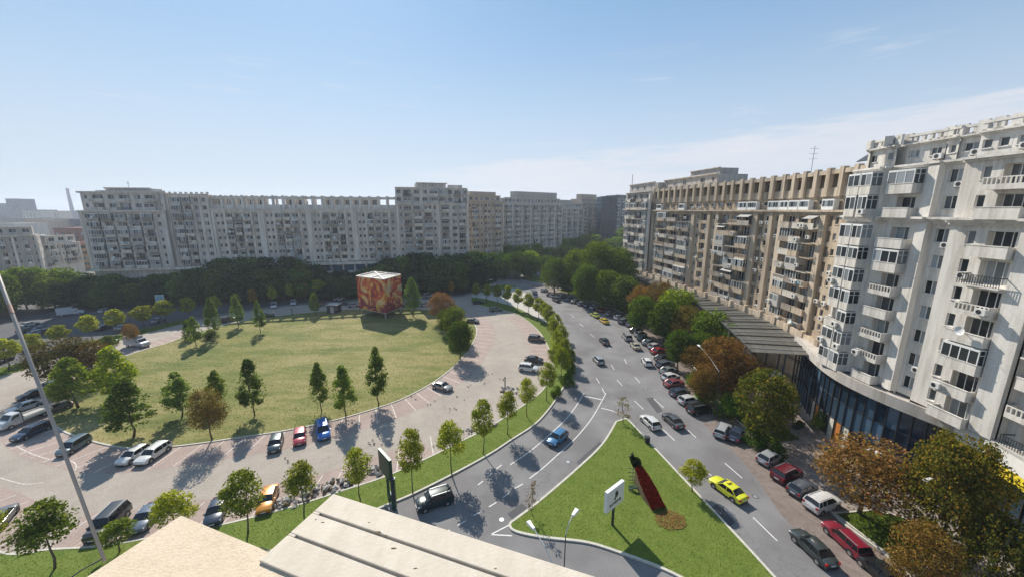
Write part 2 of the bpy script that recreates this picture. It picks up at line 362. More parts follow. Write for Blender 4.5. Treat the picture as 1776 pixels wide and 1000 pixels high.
# the paved square reaches from the median to the verge of the far road
far_px = [(-160, 690), (0, 646), (75, 627), (130, 603), (190, 592), (250, 578), (330, 557), (400, 545), (480, 533), (560, 526), (640, 522), (700, 520), (760, 518), (800, 514), (820, 508)]
verge_lo = curve(pxs([(-160, 690), (0, 652), (75, 630), (130, 606), (190, 594), (250, 578), (300, 565), (335, 556)]))
verge_hi = curve(pxs([(-160, 668), (0, 638), (75, 616), (130, 596), (190, 584), (250, 570), (300, 558), (335, 551)]))
plaza = curve(pxs(far_px))+[P(835, 500).to_2d(), P(880, 498).to_2d(), P(925, 512).to_2d(), P(945, 530).to_2d()]+list(reversed(med_in))+[Vector((-140, 34)), Vector((-150, 60))]
sheet('paved_square', plaza, .012, 'plaza_paving')
# pale footway beside the median, past its far end
walk2 = pxs([(818, 515), (820, 498), (850, 492), (880, 495), (905, 506), (930, 517), (958, 540), (980, 570), (989, 600), (975, 582), (955, 564), (935, 553), (898, 534), (868, 525)])
sheet('footway', walk2, .03, 'pale_paving')
# bays round the lawn and along the median
ring_o = offset(lawn, 5.0, True); b = MB()
n = len(lawn)
cut = lambda p: (p.x > -118 and (p.y < 96 or p.x > -18) and p.x+p.y*.9 > -30)
bay = []
for i in range(n):
    if cut(lawn[i]):
        a, c, d, e = lawn[i], ring_o[i], ring_o[(i+1) % n], lawn[(i+1) % n]; bay += [1]
        b.face([(a.x, a.y, .02), (c.x, c.y, .02), (d.x, d.y, .02), (e.x, e.y, .02)], 'bay_paving')
tag(b.obj('parking_bays'), kind='structure')
b = MB()
for p, t_ in resample(lawn, 2.55, True):
    if not cut(p): continue
    nrm = Vector((t_.y, -t_.x)); dr = (nrm-t_*.28 if p.x < -5 else nrm).normalized()
    w = .055; q = p+dr*.3; e = p+dr*5.1; s_ = Vector((-dr.y, dr.x))*w
    b.face([(q.x-s_.x, q.y-s_.y, .026), (e.x-s_.x, e.y-s_.y, .026), (e.x+s_.x, e.y+s_.y, .026), (q.x+s_.x, q.y+s_.y, .026)][::-1], 'bay_paint')
ml = resample(med_in, 2.55)
mo = offset(med_in, -4.6)
bb = MB()
for i in range(len(med_in)-1):
    if med_in[i].y < 30 or med_in[i].y > 112: continue
    if med_in[i].y > 44 and med_in[i].y < 75: continue
    a, c, d, e = med_in[i], mo[i], mo[i+1], med_in[i+1]
    bb.face([(a.x, a.y, .018), (d.x*0+e.x, e.y, .018), (d.x, d.y, .018), (c.x, c.y, .018)], 'bay_paving')
tag(bb.obj('parking_bays'), kind='structure')
for p, t_ in ml:
    if p.y > 110 or (45 < p.y < 74): continue
    nrm = Vector((-t_.y, t_.x)); dr = (nrm+t_*.45 if p.y < 50 else nrm).normalized(); q = p+dr*.3; e = p+dr*4.6; s_ = Vector((-dr.y, dr.x))*.055
    b.face([(q.x-s_.x, q.y-s_.y, .026), (e.x-s_.x, e.y-s_.y, .026), (e.x+s_.x, e.y+s_.y, .026), (q.x+s_.x, q.y+s_.y, .026)][::-1], 'bay_paint')
for l in ([(28, 773), (50, 784), (75, 793), (100, 798), (125, 800), (132, 806), (131, 815)], [(0, 828), (20, 834), (45, 839), (75, 836)]):
    ribbon(b, curve(pxs(l)), .12, 0, .026, 'bay_paint')
tag(b.obj('bay_markings'), kind='structure')
# lawn, median, verge, island with kerbs
sheet('lawn', lawn, .10, 'dry_lawn', z0=0)
b = MB(); ribbon(b, offset(lawn, .12, True), .24, 0, .13, 'kerb_stone', True); tag(b.obj('lawn_kerb'), kind='structure')
median = med_in+list(reversed(med_out)); sheet('median_grass', median, .12, 'lush_grass', z0=-.01)
b = MB(); ribbon(b, med_in, .22, 0, .15, 'kerb_stone'); ribbon(b, med_out, .24, 0, .17, 'kerb_stone'); tag(b.obj('median_kerb'), kind='structure')
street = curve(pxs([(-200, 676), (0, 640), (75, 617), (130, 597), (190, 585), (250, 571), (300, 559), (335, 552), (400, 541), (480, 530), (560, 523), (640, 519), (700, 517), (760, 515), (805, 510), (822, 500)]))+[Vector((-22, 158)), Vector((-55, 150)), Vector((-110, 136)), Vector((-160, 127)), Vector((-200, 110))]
sheet('street', street, .018, 'asphalt_patch_and_shade')  # shade lying on the far street is put into a darker asphalt colour
verge = verge_lo+list(reversed(verge_hi)); sheet('verge_grass', verge, .12, 'lush_grass', z0=0)
b = MB(); ribbon(b, verge_hi, .22, 0, .15, 'kerb_stone'); tag(b.obj('verge_kerb'), kind='structure')
isl = curve(pxs([(1069, 731), (1045, 770), (1000, 814), (936, 869), (898, 898), (886, 907), (885, 914), (893, 921), (915, 927), (952, 933), (1019, 941), (1080, 960), (1144, 984), (1200, 1012), (1260, 1050)])) + curve(pxs([(1375, 1045), (1341, 999), (1224, 872), (1176, 821), (1122, 763), (1096, 735), (1086, 726)]))
sheet('island_grass', isl, .13, 'lush_grass', z0=0)
b = MB(); ribbon(b, isl, .26, 0, .16, 'kerb_stone', True); tag(b.obj('island_kerb'), kind='structure')
# far islands
for l in ([(835, 505), (850, 497), (880, 494), (895, 497), (880, 501), (850, 506)], [(905, 482), (935, 478), (965, 480), (960, 487), (930, 489)]):
    sheet('grass_island', curve(pxs(l), True), .14, 'lush_grass', z0=0)
# right-hand side: parking lane, footway, planted strip
KP = [(930, 492), (965, 503), (1010, 516), (1060, 533), (1100, 553), (1142, 580), (1185, 615), (1217, 655), (1245, 696), (1300, 748), (1350, 788), (1400, 838), (1455, 901), (1536, 962), (1600, 1022)]
kerb = curve(pxs(KP)); lane = offset(kerb, 5.6)
b = MB(); n = len(kerb)
for i in range(n-1):
    a, c, d, e = kerb[i], lane[i], lane[i+1], kerb[i+1]; b.face([(c.x, c.y, .008), (d.x, d.y, .008), (e.x, e.y, .008), (a.x, a.y, .008)][::-1], 'parking_lane')
tag(b.obj('parking_lane'), kind='structure')
b = MB(); ribbon(b, kerb, .24, 0, .15, 'kerb_stone'); tag(b.obj('footway_kerb'), kind='structure')
foot = kerb+[Vector((70, 18)), Vector((70, 150)), Vector((62, 210)), Vector((30, 210))]
sheet('footway', foot, .12, 'walk_paving', z0=-.01)
green = offset(kerb, -.3)[6:58]; green2 = offset(kerb, -5.5)[6:58]
sheet('planted_strip', green+list(reversed(green2)), .14, 'soil', z0=.1)
gp = pxs([(1448, 890), (1462, 901), (1545, 965), (1590, 1000), (1640, 960), (1600, 915), (1560, 895), (1510, 885)], .12)
sheet('grass_patch', gp, .16, 'lush_grass', z0=.1)
b = MB(); ribbon(b, gp, .18, .1, .24, 'kerb_stone', True); tag(b.obj('grass_patch_kerb'), kind='structure')
# road markings
b = MB()
def dash(a, c, w=.13):
    p, q = P(*a).to_2d(), P(*c).to_2d(); ribbon(b, [p, q], w, 0, .006, 'road_paint')
for a, c in [((1101, 653), (1110, 663)), ((1100, 694), (1116, 709)), ((1134, 691), (1151, 706)), ((1150, 744), (1170, 763)), ((1193, 745), (1207, 758)), ((1257, 802), (1287, 828)), ((1306, 896), (1348, 937)), ((1356, 888), (1384, 913)), ((1217, 809), (1234, 824)), ((1023, 578), (1031, 584)), ((1083, 622), (1087, 630)), ((1070, 658), (1079, 668)), ((1438, 958), (1470, 985)),
             ((1034, 655), (1040, 664)), ((1044, 672), (1049, 682)), ((907, 838), (893, 846)), ((883, 854), (872, 862)), ((861, 870), (848, 878)), ((835, 886), (821, 893)), ((808, 902), (793, 910)), ((780, 918), (764, 925)), ((1005, 560), (1012, 566)), ((990, 545), (996, 550)), ((1052, 597), (1058, 604)), ((1060, 632), (1065, 640))]:
    dash(a, c)
ribbon(b, curve(pxs([(1013, 681), (1000, 702), (984, 723), (968, 739), (945, 760), (920, 781), (900, 795), (885, 805)])), .13, 0, .006, 'road_paint')
ribbon(b, curve(pxs([(1051, 681), (1043, 696), (1026, 725), (1000, 757), (968, 787), (940, 812), (918, 829)])), .13, 0, .006, 'road_paint')
dash((1013, 686), (1043, 692), .25); dash((1043, 707), (1064, 712), .2); dash((851, 926), (888, 907)); dash((851, 926), (888, 928)); dash((1062, 712), (1090, 722), .1)
for i in range(3): dash((870-i*16, 805+i*14), (861-i*16, 812+i*14))
b2 = tag(b.obj('road_markings'), kind='structure')
# dark repair patches and worn joints in the asphalt
b = MB()
for l in ([(1000, 800), (1040, 765), (1052, 772), (1008, 812)], [(1230, 880), (1246, 872), (1275, 905), (1262, 915)], [(1120, 690), (1132, 688), (1150, 712), (1140, 716)], [(880, 890), (905, 872), (915, 880), (888, 900)]):
    b.prism(pxs(l), 0, .003, 'asphalt_patch_and_shade')
b.prism(pxs([(1180, 800), (1192, 794), (1300, 935), (1286, 943)]), 0, .004, 'asphalt_patch_and_shade') if False else None
tag(b.obj('road_patches'), kind='structure')
for i, (x, y, l) in enumerate(((985, 800, 'round manhole cover on the left branch near the island kerb'), (1120, 675, 'round manhole cover in the boulevard above the white hatchback'), (1310, 860, 'round manhole cover between the taxi and the parked off-roaders'), (870, 900, 'round manhole cover at the mouth of the left branch'))):
    b = MB(); b.disc((0, 0, .004), .34, (0, 0, 1), 'dark_metal', 18, .006); b.disc((0, 0, .006), .27, (0, 0, 1), 'steel', 18, .008); p = P(x, y); tag(b.obj('manhole_cover', loc=(p.x, p.y, .001)), l, 'manhole cover')
# grass and leaves one cannot count
tufts('grass', median, 40000, .10, 'grass_blade', 'short green grass covering the curved median strip', .12, 2)
tufts('grass', isl, 40000, .08, 'grass_blade', 'bright green grass on the triangular traffic island', .13, 3)
tufts('grass', lawn, 60000, .16, 'dry_blade', 'patchy dry yellowish grass of the big oval lawn', .10, 4)
tufts('grass', verge, 9000, .22, 'grass_blade', 'green grass of the thin verge beside the far road', .12, 5)
tufts('grass', gp, 8000, .16, 'grass_blade', 'green grass in the kerbed patch behind the red estate car', .16, 6)
tufts('fallen_leaves', offset(kerb, 1.2)[36:]+list(reversed(offset(kerb, -2.5)[36:])), 5000, .13, 'fallen_leaf', 'brown fallen leaves gathered along the right footway kerb', .02, 7, cat='leaves', flat=True)
tufts('fallen_leaves', pxs([(1135, 893), (1160, 885), (1185, 895), (1192, 915), (1165, 922), (1138, 912)]), 900, .16, 'fallen_leaf', 'orange leaf patch on the island grass below the red flower bed', .17, 8, cat='leaves', flat=True)
tufts('fallen_leaves', [Vector(p) for p in ((36, 42), (44, 40), (46, 55), (44, 68), (36, 58))], 6000, .12, 'fallen_leaf', 'brown leaf litter standing in for leaf shadows on the pale footway before the glass shopfront', .125, 9, cat='leaves', flat=True)  # leaves scattered here to give the dark flecks of leaf shadow
tufts('undergrowth', green+list(reversed(green2)), 14000, .5, 'grass_blade', 'low green undergrowth in the planted strip behind the parked cars', .14, 10, cat='undergrowth')

# ------------------------------------------------------------------ facades
MC = {}
def win_mesh(w, h, kind):
    k = (round(w, 2), round(h, 2), kind)
    if k in MC: return MC[k]
    b = MB(); g = MB(); fr = 'white_frame' if kind != 'old' else 'old_frame'; t_ = .06 if kind != 'far' else .07
    b.box(-w/2, w/2, -.05, .03, 0, t_, fr); b.box(-w/2, w/2, -.05, .03, h-t_, h, fr)
    b.box(-w/2, -w/2+t_, -.05, .03, t_, h-t_, fr); b.box(w/2-t_, w/2, -.05, .03, t_, h-t_, fr)
    nm = 1 if w < 1.1 else (2 if w < 2.1 else 3); pw = (w-t_*2)/nm
    for i in range(1, nm): x = -w/2+t_+i*pw; b.box(x-t_/2, x+t_/2, -.05, .03, t_, h-t_, fr)
    for i in range(nm): x = -w/2+t_+i*pw; g.face([(x, 0, t_), (x+pw, 0, t_), (x+pw, 0, h-t_), (x, 0, h-t_)], 'window_glass')
    if kind == 'near': MC[k] = (b.mesh('window'), g.mesh('pane'))
    else:
        for f, mi in zip(g.f, g.m): n_ = len(b.v); b.v += [g.v[i] for i in f]; b.f.append(tuple(range(n_, n_+4))); b.m.append(b.mi('window_glass'))
        MC[k] = (b.mesh('window'), None)
    return MC[k]
def balcony_mesh(w, dp, kind, mat):
    k = ('b', round(w, 1), dp, kind, mat)
    if k in MC: return MC[k]
    b = MB(); b.box(-w/2, w/2, -dp, 0, -.16, 0, mat)
    if kind in ('solid', 'box', 'laundry'):
        b.box(-w/2, w/2, -dp, -dp+.1, 0, .95, mat); b.box(-w/2, -w/2+.1, -dp+.1, 0, 0, .95, mat); b.box(w/2-.1, w/2, -dp+.1, 0, 0, .95, mat)
        b.box(-w/2-.04, w/2+.04, -dp-.04, -dp+.14, .95, 1.03, mat)
    if kind == 'rail':
        b.box(-w/2, w/2, -dp, -dp+.1, 0, .35, mat); b.box(-w/2, w/2, -dp, -dp+.08, .92, 1.02, mat)
        n = max(3, int(w/.35))
        for i in range(n+1): x = -w/2+.05+i*(w-.1)/n; b.box(x-.05, x+.05, -dp, -dp+.08, .35, .92, mat)
        b.box(-w/2, -w/2+.08, -dp+.1, 0, 0, 1.0, mat); b.box(w/2-.08, w/2, -dp+.1, 0, 0, 1.0, mat)
    if kind == 'iron':
        n = max(5, int(w/.2))
        for i in range(n+1): x = -w/2+.03+i*(w-.06)/n; b.box(x-.02, x+.02, -dp, -dp+.04, 0, .95, 'dark_metal')
        b.box(-w/2, w/2, -dp-.01, -dp+.05, .95, 1.0, 'dark_metal'); b.box(-w/2, -w/2+.05, -dp+.05, 0, .9, 1.0, 'dark_metal'); b.box(w/2-.05, w/2, -dp+.05, 0, .9, 1.0, 'dark_metal')
    if kind == 'box' or kind == 'glazed':
        if kind == 'glazed':
            b.box(-w/2, w/2, -dp, -dp+.1, 0, .85, mat); b.box(-w/2, -w/2+.1, -dp+.1, 0, 0, .85, mat); b.box(w/2-.1, w/2, -dp+.1, 0, 0, .85, mat)
        z0, z1 = (1.03 if kind == 'box' else .85), 2.45
        b.box(-w/2, w/2, -dp, 0, z1, z1+.1, 'white_frame'); n = max(2, int(w/.75))
        for i in range(n+1): x = -w/2+.04+i*(w-.08)/n; b.box(x-.04, x+.04, -dp, -dp+.06, z0, z1, 'white_frame')
        b.box(-w/2, w/2, -dp, -dp+.06, z1-.12, z1, 'white_frame')
        for i in range(n): x = -w/2+.08+i*(w-.08)/n; x2 = x+(w-.08)/n-.08; b.face([(x, -dp+.03, z0), (x2, -dp+.03, z0), (x2, -dp+.03, z1-.12), (x, -dp+.03, z1-.12)], 'window_glass')
        for sx in (-1, 1):
            x = sx*(w/2-.03); b.box(min(x, x+.05*sx), max(x, x+.05*sx), -dp*.5-.04, -dp*.5+.04, z0, z1, 'white_frame'); b.box(min(x, x+.05*sx), max(x, x+.05*sx), -dp*.95, -.02, z1-.5, z1-.44, 'white_frame'); q = [(x, -dp+.06, z0), (x, 0, z0), (x, 0, z1), (x, -dp+.06, z1)]; b.face(q if sx > 0 else q[::-1], 'window_glass')
    if kind == 'panel':
        b.box(-w/2, w/2, -dp, -dp+.08, 0, 2.4, 'old_frame'); b.box(-w/2, -w/2+.08, -dp+.08, 0, 0, 2.4, 'old_frame'); b.box(w/2-.08, w/2, -dp+.08, 0, 0, 2.4, 'old_frame')
        for i in range(2): x = -w/2+.2+i*(w-.2)/2; b.face([(x, -dp-.01, 1.1), (x+w/2-.4, -dp-.01, 1.1), (x+w/2-.4, -dp-.01, 2.1), (x, -dp-.01, 2.1)], 'window_glass')
    if kind == 'laundry':
        for i, c in enumerate(('white_frame', 'blue_tarp', 'awning')): x = -w/2+.3+i*w/3.5; b.box(x, x+w/5, -dp-.12, -dp-.09, .3, .98, c)
    if kind == 'awn': b.box(-w/2, w/2, -dp, -dp+.1, 0, .95, mat); b.hexa([(-w/2, -dp-.3, 1.7), (w/2, -dp-.3, 1.7), (w/2, 0, 2.4), (-w/2, 0, 2.4), (-w/2, -dp-.3, 1.75), (w/2, -dp-.3, 1.75), (w/2, 0, 2.45), (-w/2, 0, 2.45)], 'awning')
    MC[k] = b.mesh('balcony'); return MC[k]
def ac_mesh():
    if 'ac' in MC: return MC['ac']
    b = MB(); b.box(-.42, .42, -.42, -.1, 0, .6, 'ac_white'); b.disc((-.08, -.425, .3), .22, (0, 1, 0), 'plastic_black', 12, .03); b.box(-.4, -.36, -.4, 0, -.06, 0, 'dark_metal'); b.box(.36, .4, -.4, 0, -.06, 0, 'dark_metal')
    MC['ac'] = b.mesh('air_conditioner'); return MC['ac']
def dish_mesh():
    if 'dish' in MC: return MC['dish']
    b = MB(); n = 14
    ring = lambda r, y: [(r*math.cos(2*math.pi*i/n), y, r*math.sin(2*math.pi*i/n)) for i in range(n)]
    R1, R2, c = ring(.45, -.55), ring(.25, -.45), (0, -.42, 0)
    for i in range(n):
        j = (i+1) % n; b.face([R1[i], R1[j], R2[j], R2[i]], 'white_frame'); b.face([R2[i], R2[j], c], 'white_frame')
    b.bar((0, -.42, 0), (0, 0, -.15), .05, .05, 'steel'); b.bar((0, -.45, -.2), (0, -.95, 0), .03, .03, 'steel'); MC['dish'] = b.mesh('satellite_dish'); return MC['dish']
class Facade:
    """walls of one building, wall cells with real openings; windows and balconies become parts"""
    def __init__(s, root, wall, trim, near=False, seed=1):
        s.root = root; s.org = Vector(root.location); s.wall = wall; s.trim = trim; s.near = near; s.W = MB(); s.T = MB(); s.r = random.Random(seed); s.nw = 0; s.X = MB()
    def run(s, A, B, bays, z0, nfl, fh, proud=.0, skipz=None):
        A = Vector(A).to_2d() if len(A) == 3 else Vector(A); B = Vector(B); d = (B-A).normalized(); n = Vector((d.y, -d.x)); L = (B-A).length; rz = math.atan2(d.y, d.x)
        tot = sum(w for _, w in bays); k = L/tot; x = 0
        A = A+n*proud; F = lambda u, o, z: (A.x+d.x*u+n.x*o, A.y+d.y*u+n.y*o, z)
        H = nfl*fh
        for ty, w in bays:
            w *= k; x1 = x+w
            if ty in 'SPQ':
                pr = {'S': 0, 'P': .45, 'Q': .22}[ty]; c = s.trim if ty != 'S' else s.wall; M = s.T if ty != 'S' else s.W
                if ty == 'S': M.face([F(x, 0, z0), F(x1, 0, z0), F(x1, 0, z0+H), F(x, 0, z0+H)], c)
                else: M.hexa([F(x, pr, z0), F(x1, pr, z0), F(x1, -.2, z0), F(x, -.2, z0), F(x, pr, z0+H), F(x1, pr, z0+H), F(x1, -.2, z0+H), F(x, -.2, z0+H)], c)
                x = x1; continue
            for f in range(nfl):
                za = z0+f*fh; zb = za+fh
                if ty == 'W': ow, a, h, dp = min(w*.62, 1.9), .85, fh-1.35, .22
                elif ty == 'w': ow, a, h, dp = min(w*.6, .85), .95, fh-1.5, .22
                elif ty == 'D': ow, a, h, dp = w*.8, .55, fh-.85, .7
                else: ow, a, h, dp = w*(.62 if s.near else .76), .05, fh-.55, (.7 if s.near else .5)
                a0 = (x+x1-ow)/2; a1 = a0+ow; c0 = za+a; c1 = c0+h; W = s.W; m = s.wall
                W.face([F(x, 0, za), F(x1, 0, za), F(x1, 0, c0), F(x, 0, c0)], m); W.face([F(x, 0, c1), F(x1, 0, c1), F(x1, 0, zb), F(x, 0, zb)], m)
                W.face([F(x, 0, c0), F(a0, 0, c0), F(a0, 0, c1), F(x, 0, c1)], m); W.face([F(a1, 0, c0), F(x1, 0, c0), F(x1, 0, c1), F(a1, 0, c1)], m)
                W.face([F(a0, 0, c0), F(a1, 0, c0), F(a1, -dp, c0), F(a0, -dp, c0)], m); W.face([F(a0, -dp, c1), F(a1, -dp, c1), F(a1, 0, c1), F(a0, 0, c1)], m)
                W.face([F(a0, 0, c0), F(a0, -dp, c0), F(a0, -dp, c1), F(a0, 0, c1)], m); W.face([F(a1, -dp, c0), F(a1, 0, c0), F(a1, 0, c1), F(a1, -dp, c1)], m)
                xm = (a0+a1)/2; q = Vector(F(xm, -dp, c0))-s.org
                s.window(ow, h, q, rz)
                if ty in 'Ww' : # sill
                    s.T.hexa([F(a0-.08, .1, c0-.1), F(a1+.08, .1, c0-.1), F(a1+.08, 0, c0-.1), F(a0-.08, 0, c0-.1), F(a0-.08, .1, c0-.01), F(a1+.08, .1, c0-.01), F(a1+.08, 0, c0-.01), F(a0-.08, 0, c0-.01)], s.trim)
                if ty in 'BGL':
                    kd = {'G': ['glazed', 'box', 'box', 'glazed', 'solid'], 'L': ['rail', 'rail', 'solid', 'rail', 'solid', 'box', 'iron'], 'B': ['solid', 'box', 'solid', 'glazed', 'rail', 'iron', 'laundry', 'awn', 'box', 'solid', 'panel', 'solid', 'panel']}[ty]
                    kd = s.r.choice(kd); bw = w*s.r.choice((.9, .9, .96, .8)); dpt = 1.25 if s.near else s.r.choice((.9, 1.0, 1.25)); bm = s.trim if s.near or s.r.random() < .45 else s.r.choice(('balcony_a', 'balcony_b', 'balcony_c', 'balcony_concrete'))
                    q = Vector(F((x+x1)/2, 0, za+.03))-s.org; o = link('balcony', balcony_mesh(bw, dpt, kd, bm), s.root, q, rz)
                    if s.r.random() < (.22 if s.near else .4): link('air_conditioner', ac_mesh(), s.root, Vector(F(x+w*s.r.choice((.2, .8)), dpt+.0, za+.25+.6*(kd in ('iron',))))-s.org, rz)
                    if s.r.random() < (.025 if s.near else .06): link('satellite_dish', dish_mesh(), s.root, Vector(F(x+w*.5, dpt, za+1.2))-s.org, rz)
                elif s.r.random() < (.28 if s.near or s.wall.startswith('cream') else .10): link('air_conditioner', ac_mesh(), s.root, Vector(F(x1-.35, 0, za+.35))-s.org, rz)
            x = x1
    def window(s, w, h, q, rz):
        if s.nw < 290:
            a, g = win_mesh(w, h, 'near' if s.near else ('old' if s.r.random() < .35 else 'far')); o = link('window', a, s.root, q, rz)
            if g: link('pane', g, o)
            s.nw += 1
        else:
            M = Matrix.Translation(q+s.org) @ Matrix.Rotation(rz, 4, 'Z')
            for z_, m_, y_ in ((.0, 'old_frame', 0), ):
                s.X.face([M @ Vector(c) for c in ((-w/2, 0, 0), (w/2, 0, 0), (w/2, 0, h), (-w/2, 0, h))], 'window_glass')
                for (a, c) in ((-w/2, -w/2+.06), (w/2-.06, w/2), (-.03, .03)):
                    s.X.hexa([M @ Vector(v) for v in ((a, -.05, 0), (c, -.05, 0), (c, 0, 0), (a, 0, 0), (a, -.05, h), (c, -.05, h), (c, 0, h), (a, 0, h))], 'white_frame')
    def cornice(s, A, B, z, h, out, m=None, steps=2):
        A = Vector(A); B = Vector(B); d = (B-A).normalized(); n = Vector((d.y, -d.x))
        for i in range(steps):
            o = out*(i+1)/steps; z0 = z+h*i/steps; z1 = z+h*(i+1)/steps
            a, c = A-d*.02*i, B+d*.02*i
            s.T.hexa([(*(a+n*o), z0), (*(c+n*o), z0), (*(c-n*.3), z0), (*(a-n*.3), z0), (*(a+n*o), z1), (*(c+n*o), z1), (*(c-n*.3), z1), (*(a-n*.3), z1)], m or s.trim)
    def done(s, body=None):
        s.W.obj('wall', s.root, org=s.org)
        if s.T.f: s.T.obj('trim', s.root, org=s.org)
        if s.X.f: tag(s.X.obj('distant_windows', s.root, org=s.org), kind='stuff')
def solid(root, poly, z0, z1, m, mt='roof_felt', name='roof'):
    b = MB(); b.prism(poly, z0, z1, m, mt); return b.obj(name, root, org=Vector(root.location))
def along(A, B, t_): return Vector(A).lerp(Vector(B), t_)
def inset_poly(A, B, back, pr=0.05):
    A = Vector(A); B = Vector(B); d = (B-A).normalized(); n = Vector((d.y, -d.x)); return [A-n*pr, B-n*pr, B-n*back, A-n*back]
# plan point on a facade polyline seen at pixel column x at height z
def at_px(line, x, z=20.0):
    u = (x-888)/FPX; best = None
    for i, (a, b) in enumerate(zip(line, line[1:])):
        a = Vector(a); b = Vector(b); f = lambda p: p.x-u*(p.y*CN+(CH-z)*SN); fa, fb = f(a), f(b)
        if fa*fb <= 0 and fa != fb: return a.lerp(b, fa/(fa-fb))
    a, b = (Vector(line[0]), Vector(line[1])) if abs(line[0][0]-u*depth(0, line[0][1], z)) < abs(line[-1][0]-u*depth(0, line[-1][1], z)) else (Vector(line[-2]), Vector(line[-1]))
    f = lambda p: p.x-u*(p.y*CN+(CH-z)*SN); fa, fb = f(a), f(b); return a.lerp(b, fa/(fa-fb))
# ------------------------------------------------------------------ left crescent: two towers and the long slab between
LL = [(-160, 131.6), (-110.7, 140.2), (-46.8, 154.4), (-18.6, 160.9), (0, 165.5)]
def LP(x, z=22): return at_px(LL, x, z)
def perp(A, B): d = (Vector(B)-Vector(A)).normalized(); return Vector((d.y, -d.x))
def podium(F, A, B, ztop, out=2.2):
    # three shop storeys with a projecting terrace slab: piers, glazed bands
    A = Vector(A); B = Vector(B); d = (B-A).normalized(); n = perp(A, B); L = (B-A).length
    F.W.hexa([(*(A+n*.0), 0), (*(B+n*.0), 0), (*(B-n*.3), 0), (*(A-n*.3), 0), (*(A+n*.0), ztop), (*(B+n*.0), ztop), (*(B-n*.3), ztop), (*(A-n*.3), ztop)], 'shop_glass')
    for z, h, o in ((ztop-.9, .9, out), (ztop-4.3, .7, out*.6), (.0, .8, .5), (3.6, .5, .6)):
        F.T.hexa([(*(A+n*o), z), (*(B+n*o), z), (*(B-n*.2), z), (*(A-n*.2), z), (*(A+n*o), z+h), (*(B+n*o), z+h), (*(B-n*.2), z+h), (*(A-n*.2), z+h)], F.trim)
    k = int(L/4.2)
    for i in range(k+1):
        p = A+d*(L*i/k); F.T.hexa([(*(p-d*.3+n*.45), 0), (*(p+d*.3+n*.45), 0), (*(p+d*.3), 0), (*(p-d*.3), 0), (*(p-d*.3+n*.45), ztop-.9), (*(p+d*.3+n*.45), ztop-.9), (*(p+d*.3), ztop-.9), (*(p-d*.3), ztop-.9)], F.trim)
def parapet(F, A, B, z, h=.9, back=.25, m=None, off=0):
    A = Vector(A); B = Vector(B); n = perp(A, B); A = A+n*off; B = B+n*off
    F.T.hexa([(*A, z), (*B, z), (*(B-n*back), z), (*(A-n*back), z), (*A, z+h), (*B, z+h), (*(B-n*back), z+h), (*(A-n*back), z+h)], m or F.trim)
def pergola(F, A, B, z0, z1, n_, depth_=3.0, pw=.8, ph=.9, openf=None):
    A = Vector(A); B = Vector(B); d = (B-A).normalized(); n = perp(A, B); L = (B-A).length
    parapet(F, A, B, z0, (z1-z0)*.34, .3)
    F.T.hexa([(*(A+n*.35), z1-ph), (*(B+n*.35), z1-ph), (*(B-n*depth_), z1-ph), (*(A-n*depth_), z1-ph), (*(A+n*.35), z1-.0), (*(B+n*.35), z1), (*(B-n*depth_), z1), (*(A-n*depth_), z1)], F.trim) if openf is None else None
    if openf is not None:
        for o in (0, -depth_):
            F.T.hexa([(*(A+n*(o+.35)), z1-ph), (*(B+n*(o+.35)), z1-ph), (*(B+n*(o-.35)), z1-ph), (*(A+n*(o-.35)), z1-ph), (*(A+n*(o+.35)), z1), (*(B+n*(o+.35)), z1), (*(B+n*(o-.35)), z1), (*(A+n*(o-.35)), z1)], F.trim)
    for i in range(n_+1):
        p = A+d*(L*i/n_)
        for o in ((0,) if openf is None else (0, -depth_)):
            c = [(*(p-d*pw/2+n*(o+.5)), z0), (*(p+d*pw/2+n*(o+.5)), z0), (*(p+d*pw/2+n*(o-.3)), z0), (*(p-d*pw/2+n*(o-.3)), z0)]
            F.T.hexa(c+[(q[0], q[1], z1+.35) for q in c], F.trim)
    # wall behind, with dark openings between the piers
    for i in range(n_):
        if openf is not None and openf(i): continue
        a = A+d*(L*i/n_)-n*depth_; b = A+d*(L*(i+1)/n_)-n*depth_
        F.W.face([(*a, z0), (*b, z0), (*b, z1-.1), (*a, z1-.1)], F.wall)
        w = (b-a).length*.5; q = Vector((*((a+b)/2+n*.06), z0+.9))-F.org
        F.window(w, (z1-z0)-2.0, q, math.atan2(d.y, d.x))
# west tower
A, M1, B = LP(155), LP(300), LP(372)
t = tag(empty('apartment_building', (A.x, A.y, 0)), 'grey stepped apartment tower at the left end of the long crescent', 'building')
F = Facade(t, 'grey_render', 'grey_trim', seed=11); n = perp(A, B)
podium(F, A, B, 11.5); A2, M2 = A+n*1.6, M1+n*1.6
bays = [('Q', .8), ('w', 1.6), ('G', 3.0), ('Q', .5), ('B', 3.0), ('Q', .5), ('B', 3.0), ('Q', .5), ('B', 3.2), ('Q', .5), ('B', 3.0), ('Q', .5), ('w', 1.6), ('P', 1.2)]
F.run(A2, M2, bays, 11.6, 7, 2.78); F.cornice(A2, M2, 31.05, .8, 1.0)
F.run(A2+(M2-A2)*.03-n*.9, M2-n*.9, [('w', 2), ('B', 3), ('W', 2.6), ('B', 3), ('W', 2.6), ('B', 3), ('w', 1.6)], 31.9, 2, 2.9)
bays = [('P', 1.0), ('w', 1.8), ('G', 3.2), ('Q', .5), ('G', 3.2), ('Q', .5), ('W', 2.6), ('Q', .6), ('W', 2.6), ('P', .7)]
F.run(M1, B, bays, 11.6, 9, 2.8)
F.cornice(M1, B, 36.95, .7, .5); F.cornice(A2-n*.9, M2-n*.9, 37.7, .6, .5)
W_ = inset_poly(A2, M2, 15, .25); S_ = A2-n*15
